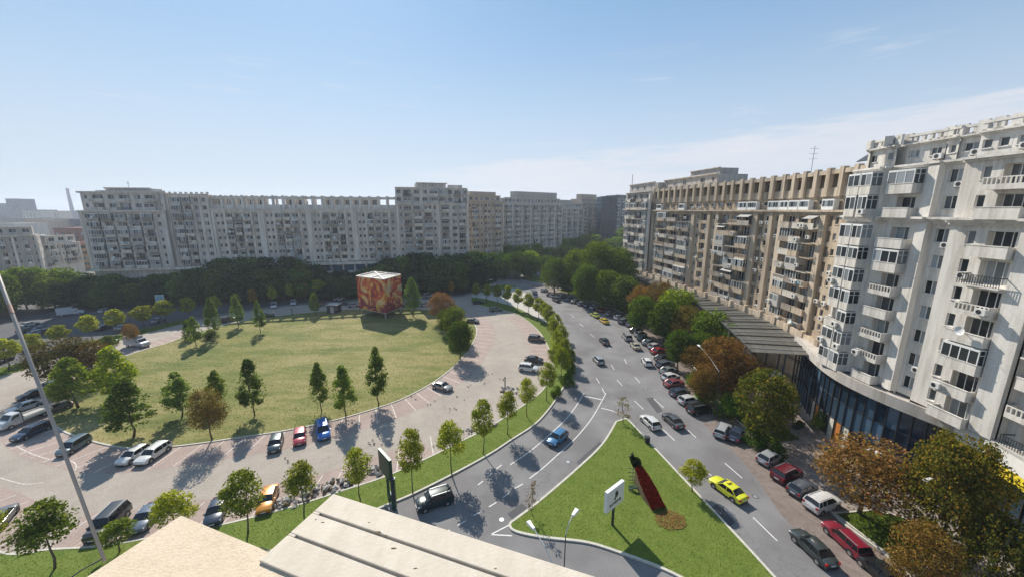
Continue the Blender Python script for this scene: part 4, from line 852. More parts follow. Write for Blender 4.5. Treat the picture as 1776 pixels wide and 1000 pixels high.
# ------------------------------------------------------------------ trees
def crown(name, seed, H, R, cb, prof, nb, n, leaf, mat, sparse=0.0, br=(.26, .42)):
    """leaf clumps gathered round limb ends; canonical tree of height H and crown radius R"""
    r = np.random.RandomState(seed); cz0 = H*cb; ch = H-cz0; C = []; RR = []
    while len(C) < nb:
        f = r.uniform(0.04, .93); pr = np.interp(f, prof[0], prof[1])*R; a = r.uniform(0, 2*np.pi); q = pr*math.sqrt(r.uniform(.08, 1.0))*.78
        C.append((q*math.cos(a), q*math.sin(a), cz0+f*ch)); RR.append(R*r.uniform(*br)*(.55+.45*pr/R))
    C = np.array(C); RR = np.array(RR); k = r.choice(nb, n, p=RR**2/np.sum(RR**2))
    d = r.normal(0, 1, (n, 3)); d /= np.linalg.norm(d, axis=1)[:, None]
    rad = RR[k]*np.clip(r.normal(.88, .2, n), .1, 1.35); p = C[k]+d*rad[:, None]*np.array([1, 1, .8])
    
    q = r.uniform(0, 1, n) < .22; f = r.uniform(.02, .98, n); pr = np.interp(f, prof[0], prof[1])*R*np.sqrt(r.uniform(.25, 1, n)); aa = r.uniform(0, 2*np.pi, n)
    p[q] = np.stack([pr*np.cos(aa), pr*np.sin(aa), cz0+f*ch], 1)[q]
    m = p[:, 2] > cz0*.9; p = p[m]; d = d[m]; n = len(p)
    nrm = d+r.normal(0, .42, (n, 3)); nrm[:, 2] += .3; nrm /= np.linalg.norm(nrm, axis=1)[:, None]
    a = np.cross(nrm, r.normal(0, 1, (n, 3))); a /= np.linalg.norm(a, axis=1)[:, None]; b = np.cross(nrm, a); s_ = leaf*r.uniform(.55, 1.25, n)[:, None]
    V = np.stack([p-a*s_*.5, p+b*s_*.38, p+a*s_*.55, p-b*s_*.38], 1)
    return npmesh(name, V.reshape(-1, 3), n, 4, mat), C
def trunk(name, H, cb, C, r0, mat, bend=.15, seed=0):
    r = random.Random(seed); b = MB(); pts = [(0, 0, -.05)]; x = y = 0
    for i in range(1, 5): x += r.uniform(-bend, bend); y += r.uniform(-bend, bend); pts.append((x, y, H*(cb+.35*(1-cb))*i/4))
    b.tube(pts, [r0, r0*.8, r0*.66, r0*.5, r0*.32], mat, 7); top = Vector(pts[-1]); mid = Vector(pts[3])
    for i, c in enumerate(C[:9]):
        c = Vector(c); s0 = mid.lerp(top, (i % 3)/2) if c.z > mid.z else Vector(pts[2]); b.tube([s0, s0.lerp(c, .5)+Vector((0, 0, -.1*H*.1)), c], [r0*.36, r0*.24, r0*.1], mat, 5)
    b.tube([top, (x, y, H*.9)], [r0*.32, r0*.08], mat, 5); return b.mesh(name, True)
KIND = {}
rd = ([0, .15, .4, .7, 1], [.45, .85, 1, .75, .2]); cone = ([0, .15, .35, .7, 1], [.5, .95, 1, .55, .12]); brd = ([0, .2, .5, .8, 1], [.55, .9, 1, .8, .35]); bushp = ([0, .3, .6, 1], [.9, 1, .85, .3])
def kind(k, n, H, R, cb, prof, nb, nl, leaf, mat, r0, bark, **kw):
    L = []
    for i in range(n):
        me, C = crown('crown', hash_(k)+i, H, R, cb, prof, nb, nl, leaf, mat, **kw); L.append((me, trunk('trunk', H, cb, C, r0, bark, seed=i)))
    KIND[k] = (H, R, L)
def hash_(k): return sum(ord(c)*(i+3) for i, c in enumerate(k)) % 9000
kind('young', 5, 7, 1.9, .40, rd, 22, 3300, .23, 'leaf_yellow', .09, 'bark')
kind('youngsm', 3, 6, 1.7, .38, rd, 18, 2200, .30, 'leaf_yellow', .09, 'bark')
kind('cone', 6, 8.5, 1.9, .18, cone, 46, 5000, .25, 'leaf', .11, 'bark', br=(.17, .34))
kind('broad', 4, 11, 4.2, .22, brd, 34, 6500, .42, 'leaf', .24, 'bark')
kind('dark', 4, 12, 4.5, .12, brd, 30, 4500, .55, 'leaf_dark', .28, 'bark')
kind('rust', 3, 9, 3.4, .25, brd, 30, 7500, .24, 'leaf_rust', .18, 'bark')
kind('olive', 2, 12, 5.2, .15, brd, 85, 24000, .29, 'leaf_olive', .3, 'bark', br=(.13, .27))
kind('ragged', 3, 9, 3.6, .2, brd, 42, 8500, .27, 'leaf_olive', .18, 'bark', br=(.14, .28))
kind('shrub', 3, 3, 2.0, .02, bushp, 18, 2600, .25, 'leaf', .08, 'bark')
kind('bare', 2, 5, 1.1, .15, rd, 10, 420, .16, 'leaf_olive', .05, 'pale_bark')
kind('big', 3, 13, 5.0, .15, brd, 44, 14000, .36, 'leaf', .28, 'bark')
kind('park', 5, 12, 5.2, .15, brd, 30, 5000, .6, 'leaf', .28, 'bark')
tr_n = [0]
def tree(pos, h, w, k, label, tint=(1, 1, 1), group=None, cat='tree', name=None):
    H, R, L = KIND[k]; i = tr_n[0]; tr_n[0] += 1; me, tk = L[i % len(L)]; s_ = w/(2*R)
    o = empty(name or {'shrub': 'shrub', 'bare': 'young_tree', 'young': 'young_tree', 'youngsm': 'young_tree'}.get(k, 'tree'), pos, (i*2.399) % 6.28); o.scale = (s_, s_, h/H)
    tag(o, label, cat, group); a = link('trunk', tk, o); c = link('crown', me, o); v = (1.75 if k == 'cone' else 1.25)*(.82+.36*((i*.618) % 1)); c.color = (tint[0]*v, tint[1]*v, tint[2]*v, 1); return o
def treepx(bx, by, ty, w, k, label, tint=(1, 1, 1), group=None, z=.1, dx=0):
    w *= .94 if k.startswith('young') else 1; p = P(bx, by, z); h = height_at(ty, p.y)-z; d = depth(p.x, p.y, h*.6); return tree(p, h, w*d/FPX, k, label, tint, group)
Y = (1.15, 1.1, .9); D = (.7, .75, .8); G1 = 'young trees planted along the curved median'
for a in [(95, 985, 872, 98, 'young', 'young round tree on the median nearest the bottom left corner', (.75, .85, .8)), (-4, 965, 878, 50, 'young', 'yellow-green young tree cut by the left picture edge', Y), (208, 955, 905, 62, 'young', 'small loose pale tree partly hidden by the left parapet corner', (.8, .9, .9)), (312, 938, 852, 74, 'young', 'bright yellow-green tree crown just above the left parapet peak', (1.35, 1.25, .9)),
          (430, 924, 818, 78, 'young', 'round tree on the median covering the orange car', (.85, .9, .85)), (527, 888, 800, 64, 'young', 'yellow-green tree beside the pale rubble on the median', Y), (625, 866, 776, 54, 'young', 'young tree just left of the edge-on billboard', Y), (716, 856, 742, 54, 'young', 'young tree just right of the edge-on billboard', (1.1, 1.05, .9)),
          (784, 824, 728, 56, 'young', 'second young tree right of the edge-on billboard', (1.2, 1.15, .9)), (838, 786, 692, 48, 'young', 'young tree on the median beyond the wide gap above the dark car', (1.05, 1.05, .9)), (880, 752, 678, 44, 'young', 'young tree on the median level with the blue car', Y), (914, 722, 655, 38, 'young', 'thin-trunked young tree left of the solid lane line start', Y),
          (948, 694, 627, 38, 'young', 'young tree in front of the white off-roader', (1.0, 1.0, .8)), (974, 664, 600, 36, 'young', 'dense young tree at the bulge of the median curve', (.95, 1, .8))]:
    treepx(*a, group=G1)
q = [(962, 645, 598, 32), (978, 635, 585, 32), (966, 622, 572, 32), (972, 607, 562, 30), (960, 596, 552, 30), (962, 585, 543, 30), (950, 572, 528, 26), (944, 560, 523, 24), (934, 553, 515, 26), (916, 545, 507, 24), (898, 538, 500, 22), (880, 532, 494, 19), (862, 527, 493, 19), (845, 523, 492, 18), (826, 521, 490, 17)]
lb = ['crowded young tree at the outer bend of the median, nearest the road', 'young tree leaning over the kerb at the widest point of the bend', 'yellowish tree behind the brown off-roader on the median', 'tree at the bend just below the far grass end', 'olive-tinged tree in the thick clump at the bend', 'topmost tree of the thick clump at the bend', 'tree where the median clump meets the pale footway', 'tree on the pale footway nearest the road edge', 'round tree second from the road edge on the pale footway', 'dark-based round tree on the pale footway, third from the road edge', 'darkest lollipop tree above the far median grass', 'lollipop tree fourth from the left on the pale footway', 'lollipop tree third from the left on the pale footway', 'lollipop tree second from the left on the pale footway', 'lollipop tree at the left end of the pale footway row']
for a, l in zip(q, lb): treepx(*a, 'youngsm' if a[3] < 28 else 'young', l, (1.0, 1.0, .85), G1)
q = [(15, 640, 586, 44, 'leftmost tree of the verge row, yellow, cut by the picture edge'), (62, 622, 578, 36, 'tree of the verge row just right of the leaning white pole'), (106, 600, 562, 32, 'verge row tree above the big dark bush'), (160, 590, 545, 32, 'verge row tree between the dark bush and white car'), (205, 578, 535, 34, 'verge row tree left of the pale blue sign'), (251, 568, 529, 36, 'verge row tree right below the pale blue sign'), (290, 560, 519, 36, 'widest crown of the verge row right of the pale blue sign'), (330, 553, 515, 26, 'tall thin verge row tree where the verge ends'), (375, 545, 512, 22, 'verge row tree behind the left columnar lawn tree'), (412, 540, 508, 18, 'small verge row tree behind the second columnar lawn tree'),
     (441, 536, 500, 18, 'orange-tinged lollipop tree in the shade right of the verge row'), (475, 530, 496, 17, 'bright lollipop tree above the white van in the shade'), (504, 524, 491, 18, 'dull green lollipop tree in the shaded row'), (531, 520, 490, 17, 'orange-yellow lollipop tree left of the biggest shaded one'), (555, 519, 484, 24, 'biggest lollipop tree of the shaded row left of the cube'), (612, 512, 484, 20, 'lollipop tree touching the left side of the poster cube'), (716, 508, 478, 20, 'lollipop tree touching the right side of the poster cube'), (745, 506, 476, 21, 'lollipop tree right of the poplar by the cube'), (769, 506, 476, 19, 'lollipop tree farthest right in the shaded row'), (783, 513, 488, 13, 'small pinkish autumn tree at the right end of the shaded row')]
for a in q:
    tc_ = (1.5, .8, .5) if 'orange' in a[4] or 'pinkish' in a[4] else (1.3, 1.2, .9); treepx(*a[:4], 'youngsm', a[4], tc_, 'trees lining the far road')
q = [(232, 757, 655, 76, 'cone', 'dense dark green tree on the lawn nearest the two white cars', (.7, .75, .8)), (316, 722, 643, 52, 'cone', 'grey-green slim tree on the lawn right of the dense dark one', (.9, .95, 1.1)), (368, 762, 672, 58, 'rust', 'brownish thin-crowned tree on the lawn front edge', (.9, 1, .8)), (380, 702, 640, 34, 'cone', 'faint wispy tree behind the brownish lawn tree', (1, 1, .9)), (442, 720, 620, 46, 'cone', 'very dark columnar tree on the middle of the lawn front', (.55, .6, .7)),
     (558, 712, 626, 36, 'cone', 'slim lawn tree right behind the bright blue car', (.8, .85, .8)), (600, 720, 632, 46, 'cone', 'lawn tree just right of the slim one behind the blue car', (.85, .9, .8)), (657, 700, 599, 42, 'cone', 'tall dark columnar tree below the poster cube shadow', (.6, .65, .7)), (208, 692, 598, 66, 'cone', 'bright yellow-green tree at the left end of the lawn', (1.9, 1.7, .8)), (136, 706, 618, 74, 'cone', 'olive tree in front of the big brown-green bush', (1, .95, .8)),
     (341, 600, 548, 26, 'cone', 'pale slim tree on the far left lawn edge', (1.2, 1.2, 1.2)), (373, 586, 514, 26, 'cone', 'columnar tree second on the far lawn edge', (.9, .95, 1)), (414, 566, 512, 24, 'cone', 'columnar tree third on the far lawn edge', (.9, .95, 1)), (452, 576, 520, 22, 'cone', 'columnar tree on the far lawn with an oblong shadow', (.8, .9, 1)), (547, 546, 506, 20, 'cone', 'small dark tree by the kiosk on the far lawn edge', (.8, .85, 1)),
     (716, 548, 480, 36, 'cone', 'silvery poplar right of the poster cube', (.85, .95, 1.3)), (766, 560, 507, 52, 'rust', 'pinkish brown autumn tree right of the poplar', (1.3, 1.1, 1.2)), (790, 590, 530, 46, 'broad', 'green tree in the clump at the right end of the lawn', (.9, .85, .7)), (798, 622, 556, 50, 'broad', 'darkest tree of the clump at the right end of the lawn', (.55, .65, .6)), (775, 580, 536, 36, 'broad', 'low tree half hidden in the lawn end clump', (.8, .8, .6)), (232, 600, 560, 24, 'rust', 'small brownish tree behind the grey van', (1.1, 1, .7)), (330, 588, 556, 24, 'shrub', 'round bush where the far lawn meets the verge', (.7, .8, .9))]
for a in q: treepx(*a)
for a in [(122, 668, 586, 96, 'rust', 'big brown-green bush at the left tip of the lawn', (.45, .6, .5)), (165, 660, 592, 70, 'rust', 'orange-tinged half of the big bush at the left tip of the lawn', (.8, .8, .55)), (190, 600, 582, 24, 'shrub', 'low bush at the end of the pale verge path', (1, 1, .6)), (366, 586, 572, 26, 'shrub', 'dark round shrub on the far left lawn edge', (.5, .6, .6)),
          (985, 668, 646, 26, 'shrub', 'low dark hedge shrub on the road side of the median bend', (.7, .9, .6)), (990, 648, 628, 20, 'shrub', 'upper dark hedge shrub on the road side of the median bend', (.7, .9, .6)), (965, 686, 668, 22, 'shrub', 'lowest hedge shrub beside the median kerb', (.7, .9, .6)), (990, 630, 606, 18, 'shrub', 'topmost hedge shrub at the median bend', (.8, .9, .6))]: treepx(*a)
# trees in front of the right-hand blocks
for a in [(1082, 545, 478, 58, 'broad', 'grey-green tree at the far end of the lattice canopy', (.75, .8, .9)), (1108, 560, 496, 44, 'rust', 'orange-brown autumn tree left of the bright yellow-green one', (1.2, 1.1, .7)), (1140, 568, 488, 62, 'rust', 'large rusty tree beneath the canopy start', (1, 1.05, .7)), (1168, 585, 500, 72, 'broad', 'bright yellow-green tree top under the lattice canopy', (1.5, 1.45, .8)), (1150, 600, 520, 56, 'broad', 'dark green tree leaning over the parked car row', (.6, .7, .6)), (1188, 612, 530, 60, 'rust', 'brown-green tree behind the red car in the row', (.65, .8, .5)),
          (1226, 622, 538, 84, 'broad', 'full green tree pressed against the canopy edge', (1.0, 1.1, .8)), (1212, 640, 575, 56, 'broad', 'mid green tree below the full one at the canopy edge', (.8, .95, .7)), (1262, 640, 560, 46, 'broad', 'small green tree at the near canopy corner', (.75, .85, .7)), (1248, 694, 585, 92, 'rust', 'reddish brown autumn tree above the silver hatchback row', (1, .85, .7)), (1222, 700, 640, 62, 'rust', 'low rusty tree beside the street lamp', (.9, .9, .6)), (1285, 700, 612, 70, 'rust', 'brown tree to the right of the street lamp pole', (.75, .7, .6)),
          (1318, 762, 642, 100, 'ragged', 'dark olive tree with a ragged crown above the dark blue parked car', (.85, 1.05, .8)), (1355, 735, 668, 50, 'ragged', 'small sparse olive tree on the pale footway', (.7, .8, .6)), (1490, 890, 762, 152, 'rust', 'wide sparse rust-brown tree over the white off-roader', (1.15, 1.05, .8)), (1622, 972, 758, 146, 'olive', 'largest olive and gold tree at the bottom right', (1.1, 1.1, .85)), (1580, 1040, 912, 96, 'rust', 'rusty low tree at the bottom edge under the largest one', (.95, .95, .6)), (1712, 1060, 905, 105, 'ragged', 'olive tree cut by the right picture edge', (.6, .7, .6)), (1424, 745, 715, 34, 'shrub', 'small green shrub before the orange and white shop posters', (1, 1.1, .8)),
          (1225, 695, 665, 46, 'shrub', 'green shrub at the planted strip beside the lamp', (1.2, 1.4, .9)), (1205, 665, 645, 34, 'shrub', 'pale green shrub behind the white parked car', (1.4, 1.5, 1)), (1262, 722, 690, 50, 'shrub', 'dark green shrub at the lamp pole foot', (.7, .95, .7)), (1310, 770, 738, 44, 'shrub', 'dark shrub under the ragged olive tree', (.6, .8, .6)), (1345, 790, 768, 36, 'shrub', 'dark low shrub right of the silver hatchback', (.5, .7, .5))]:
    treepx(*a)
for a in [(1080, 732, 688, 34, 'bare', 'pale thin-leaved sapling at the tip of the island', (1, 1, 1.1)), (1201, 852, 797, 50, 'young', 'yellow-green tree on the island beside the taxi', (1.5, 1.35, .7)), (924, 893, 832, 30, 'bare', 'almost bare sapling at the left corner of the island', (.9, .7, .7))]: treepx(*a)
for a in [(1112, 580, 512, 56, 'broad', 'small round dark tree between the car row and the rusty trees', (.65, .8, .6)), (1175, 640, 572, 50, 'broad', 'dark tree low behind the perpendicular car row', (.6, .75, .55)), (1208, 655, 600, 60, 'rust', 'thin rusty tree behind the wine-red saloon', (.8, .8, .5)), (1262, 668, 596, 66, 'rust', 'rust-coloured tree nearest the sunny footway', (1.05, .9, .75))]: treepx(*a)
# dark belt before the crescent
k = 0
for off, x0, x1, st in ((7, -70, 846, 24), (14, -60, 838, 26)):
    x = x0
    while x < x1:
        xx = x+rnd.uniform(-6, 6); q_ = at_px(LL, xx, 8); n_ = perp(LL[0], LL[3]); q_ = q_+n_*off*(1 if xx > 130 else 1.6)
        top = np.interp(xx, [-80, 30, 110, 165, 200, 270, 340, 380, 430, 540, 565, 640, 680, 720, 800, 840], [470, 474, 460, 468, 476, 478, 472, 450, 442, 446, 468, 466, 440, 436, 434, 438])
        if off > 10: top += rnd.uniform(8, 24) if xx > 150 else 10
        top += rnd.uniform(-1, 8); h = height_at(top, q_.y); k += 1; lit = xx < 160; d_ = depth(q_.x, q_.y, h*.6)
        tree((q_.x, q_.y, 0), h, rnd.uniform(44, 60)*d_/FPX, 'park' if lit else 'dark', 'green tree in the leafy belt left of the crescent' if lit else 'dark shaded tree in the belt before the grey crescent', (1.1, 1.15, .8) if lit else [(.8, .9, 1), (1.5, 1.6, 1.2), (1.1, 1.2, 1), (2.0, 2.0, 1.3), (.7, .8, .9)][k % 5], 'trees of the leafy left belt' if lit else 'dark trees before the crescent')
        x += st
# park beyond the junction
def parkrow(by, ty, x0, x1, st, w, tint=(1, 1, 1), slope=0, kd='park'):
    x = x0
    while x <= x1:
        u = (x-x0)/max(1, x1-x0); v = rnd.uniform(1.2, 2.0)
        treepx(x+rnd.uniform(-5, 5), by+slope*u, ty+slope*u+rnd.uniform(-4, 5), w*rnd.uniform(.85, 1.2), kd, 'broadleaf tree in the park wood beyond the junction', (tint[0]*v, tint[1]*v, tint[2]), 'trees of the park wood', z=0); x += st
parkrow(418, 388, 985, 1085, 13, 24, (.8, .9, .9)); parkrow(425, 394, 945, 1085, 15, 26, (.75, .85, .8), -3); parkrow(436, 402, 890, 1085, 17, 30, (.85, .95, .8), -6); parkrow(450, 414, 860, 1085, 19, 34, (.75, .85, .7), -6)
parkrow(466, 428, 838, 1000, 22, 38, (.7, .8, .7), -6); parkrow(480, 436, 836, 925, 22, 40, (1.5, 1.5, .9)); parkrow(482, 440, 925, 960, 20, 32, (.55, .65, .6))
for a in [(962, 508, 448, 56, 'big', 'dark broad tree right beside the boulevard entrance', (.6, .7, .6)), (1000, 512, 432, 62, 'big', 'olive green tree towering over the far end of the car row', (.95, .95, .6)), (1034, 520, 418, 72, 'big', 'largest lit green tree left of the right-hand tower', (.95, 1, .6)), (1066, 525, 430, 66, 'big', 'green tree touching the right-hand tower base', (.85, .95, .6)), (1018, 530, 458, 56, 'big', 'rounded green tree directly behind the black car row', (.7, .85, .6)), (1052, 538, 468, 54, 'big', 'yellow-green tree behind the row near the small board', (1.05, 1.1, .6)), (1085, 510, 440, 60, 'big', 'green tree in front of the tower base wall', (.8, .9, .6)),
          (986, 510, 474, 34, 'big', 'small dark tree beside the small yellow board', (.55, .7, .6)), (877, 484, 460, 22, 'cone', 'dark conifer on the far traffic island, left one', (.45, .6, .7)), (896, 484, 463, 18, 'cone', 'dark conifer on the far traffic island, right one', (.45, .6, .7)), (915, 485, 455, 22, 'park', 'small dark round tree where the boulevard begins', (.5, .6, .6))]: treepx(*a, z=0)
# ------------------------------------------------------------------ cars
def sect(L, W, st):   # st: (x, z_low, z_belt, halfwidth factor)
    V = []; 
    for x, zl, zb, wf in st:
        w = W/2*wf; V.append([(x, -w*.86, zl), (x, -w, zl+.14), (x, -w, (zl+zb)/2+.05), (x, -w*.95, zb-.04), (x, -w*.80, zb+.02), (x, 0, zb+.05), (x, w*.80, zb+.02), (x, w*.95, zb-.04), (x, w, (zl+zb)/2+.05), (x, w, zl+.14), (x, w*.86, zl)])
    return V
def loft(b, V, m, cap=True):
    k = len(V[0])
    for i in range(len(V)-1):
        for j in range(k-1): b.face([V[i][j], V[i+1][j], V[i+1][j+1], V[i][j+1]], m)
    if cap: b.face(V[0], m); b.face(V[-1][::-1], m)
def weld(b):
    idx = {}; nv = []; mp_ = []
    for v in b.v:
        k = tuple(round(c, 4) for c in v)
        if k not in idx: idx[k] = len(nv); nv.append(v)
        mp_.append(idx[k])
    b.v = nv; b.f = [tuple(mp_[i] for i in f) for f in b.f]; return b
CT = {}
def cartype(name, L, W, hood, gh, roof, Hh, belt, wb):
    """gh: x of windscreen foot, roof front, roof rear, rear glass foot (front is +x)"""
    x0, x1 = -L/2, L/2; gl = .25
    st = [(x1, .38, .62, .74), (x1-.06, .30, hood-.10, .88), (x1-.3, .22, hood-.02, .97), (gh[0]+.5, .2, hood+.06, 1), (gh[0], .2, belt, 1), (0, .2, belt+.01, 1.0), (gh[3], .2, belt+.02, 1), ((gh[3]+x0)/2, .22, belt+(.0 if roof != 'sedan' else -.01), .98), (x0+.12, .26, belt-.03, .93), (x0, .36, belt-.22, .82)]
    b = MB(); loft(b, sect(L, W, st), 'car_paint')
    # roof and pillars
    wr = W/2*.76; wbt = W/2*.93; zr = Hh; zb = belt
    def ring(x, w, z): return [(x, -w, z), (x, -w*.55, z+.045), (x, 0, z+.06), (x, w*.55, z+.045), (x, w, z)]
    R1 = [ring(gh[1]+.04, wr*.98, zr-.07), ring((gh[1]*2+gh[2])/3, wr, zr-.045), ring((gh[1]+gh[2]*2)/3, wr, zr-.05), ring(gh[2]-.04, wr*.97, zr-.09)]
    for i in range(3):
        for j in range(4): b.face([R1[i][j], R1[i+1][j], R1[i+1][j+1], R1[i][j+1]][::-1], 'car_paint')
    for sy in (-1, 1):
        for xa, xb in ((gh[0], gh[1]), (gh[3], gh[2])): b.bar((xa, sy*wbt, zb), (xb, sy*wr, zr-.07), .07, .07, 'car_paint')
        xm = (gh[1]+gh[2])/2; b.bar((xm, sy*(wbt+.003), zb), (xm, sy*(wr+.012), zr-.07), .08, .05, 'car_paint')
        if roof in ('suv', 'estate'): xq = gh[2]*.65+gh[1]*.35-.35; b.bar((xq, sy*(wbt+.003), zb), (xq, sy*(wr+.012), zr-.07), .10, .05, 'car_paint'); b.bar((gh[1]-.1, sy*wr*.9, zr+.03), (gh[2]+.1, sy*wr*.9, zr+.03), .05, .05, 'steel')
        for wx in (wb/2, -wb/2): b.disc((wx, sy*(W/2-.008), .34), .40, (0, 1, 0), 'plastic_black', 16, .06)
    b.box(x1-.14, x1+.02, -W*.36, W*.36, .24, .42, 'plastic_black'); b.box(x0-.02, x0+.1, -W*.38, W*.38, .24, .40, 'plastic_black')
    body = weld(b).mesh('body', True); body.set_sharp_from_angle(angle=math.radians(32))
    def g(pts): q = MB(); q.face(pts, 'car_glass'); return q
    ws = g([(gh[0]+.01, -wbt*.94, zb+.03), (gh[0]+.01, wbt*.94, zb+.03), (gh[1]+.02, wr*.95, zr-.065), (gh[1]+.02, -wr*.95, zr-.065)]).mesh('windscreen')
    rw = g([(gh[3]-.01, wbt*.92, zb+.04), (gh[3]-.01, -wbt*.92, zb+.04), (gh[2]-.03, -wr*.93, zr-.09), (gh[2]-.03, wr*.93, zr-.09)]).mesh('rear_window')
    sd_ = []
    for sy in (-1, 1):
        q = MB(); p = [(gh[3]+.06, sy*wbt, zb+.02), (gh[0]-.06, sy*wbt, zb+.02), (gh[1]-.02, sy*wr, zr-.07), (gh[2]+.02, sy*wr, zr-.09)]; q.face(p if sy < 0 else p[::-1], 'car_glass'); sd_.append(q.mesh('side_window'))
    lamps = []
    for sy in (-1, 1): q = MB(); q.hexa([(x1-.34, sy*W*.27, hood-.20), (x1-.04, sy*W*.24, hood-.24), (x1-.10, sy*W*.445, hood-.24), (x1-.42, sy*W*.475, hood-.18), (x1-.34, sy*W*.27, hood-.02), (x1-.05, sy*W*.24, hood-.10), (x1-.12, sy*W*.445, hood-.10), (x1-.44, sy*W*.475, hood-.04)], 'head_lamp'); lamps.append(q.mesh('headlight'))
    tl = []
    for sy in (-1, 1): q = MB(); y0, y1 = sorted((sy*W*.32, sy*W*.465)); q.box(x0-.005, x0+.16, y0, y1, belt-.26, belt-.05, 'tail_lamp'); tl.append(q.mesh('taillight'))
    mi = []
    for sy in (-1, 1): q = MB(); y0, y1 = sorted((sy*W*.49, sy*W*.58)); q.box(gh[0]-.32, gh[0]-.18, y0, y1, belt, belt+.14, 'car_paint'); mi.append(q.mesh('mirror'))
    q = MB(); q.box(x1+.005, x1+.03, -.26, .26, .44, .54, 'plate'); pf = q.mesh('number_plate'); q = MB(); q.box(x0-.03, x0-.005, -.26, .26, .58, .69, 'plate'); pr = q.mesh('number_plate')
    CT[name] = dict(body=body, ws=ws, rw=rw, sd=sd_, lamps=lamps, tl=tl, mi=mi, pf=pf, pr=pr, wb=wb, W=W, L=L, roof=roof)
q = MB(); q.disc((0, 0, 0), .31, (0, 1, 0), 'tyre', 16, .2); WH = q.mesh('wheel'); q = MB(); q.disc((0, 0, 0), .19, (0, 1, 0), 'rim', 12, .225); RM = q.mesh('rim')
cartype('sedan', 4.25, 1.72, .84, (1.0, .28, -.95, -1.55), 'sedan', 1.42, .92, 2.5)
cartype('hatch', 3.9, 1.68, .86, (1.0, .35, -1.35, -1.78), 'hatch', 1.46, .93, 2.4)
cartype('estate', 4.4, 1.74, .86, (1.05, .4, -1.75, -2.05), 'estate', 1.47, .94, 2.6)
cartype('suv', 4.3, 1.8, 1.0, (1.05, .5, -1.75, -2.0), 'suv', 1.68, 1.08, 2.6)
cartype('mpv', 4.5, 1.8, 1.0, (1.35, .6, -1.95, -2.15), 'estate', 1.78, 1.06, 2.7)
CS = .95
def car(x, y, dx, dy, ty, colr, label, group=None, small=False, extra=None, cat='car', name='car', z=.0, cs=None):
    p = P(x, y, .55); p.z = z; q = P(x+dx, y+dy, .55); rz = math.atan2(q.y-p.y, q.x-p.x); T = CT[ty]
    o = empty(name, p, rz); cs = cs or CS; o.scale = (cs, cs, cs); tag(o, label, cat, group); c = (*colr, 1)
    def L(n, me, loc=(0, 0, 0), par=None): k = link(n, me, par or o, loc); k.color = c; return k
    L('body', T['body']); L('windscreen', T['ws']); L('rear_window', T['rw'])
    for m_ in T['sd']: L('side_window', m_)
    for wx in (-1, 1):
        for sy in (-1, 1):
            w = L('wheel', WH, (wx*T['wb']/2, sy*(T['W']/2-.09), .31))
            if not small: L('rim', RM, (0, 0, 0), w)
    if not small:
        for m_ in T['lamps']: L('headlight', m_)
        for m_ in T['tl']: L('taillight', m_)
        for m_ in T['mi']: L('mirror', m_)
        L('number_plate', T['pf']); L('number_plate', T['pr'])
    else:
        for m_ in T['tl']: L('taillight', m_)
    if extra:
        b = extra(); k = b.obj('roof_sign' if cat == 'taxi' else 'fitting', o); k.color = c
    return o
W_ = (.62, .62, .6); S_ = (.32, .33, .34); G_ = (.13, .135, .14); K_ = (.012, .013, .015); BL = (.02, .035, .07); R_ = (.28, .02, .025); DR = (.16, .012, .02)
def tsign(): b = MB(); b.box(-.15, .05, -.3, .3, 1.46, 1.6, 'yellow_board'); b.box(-.12, .02, -.33, -.3, 1.48, 1.58, 'plastic_black'); return b
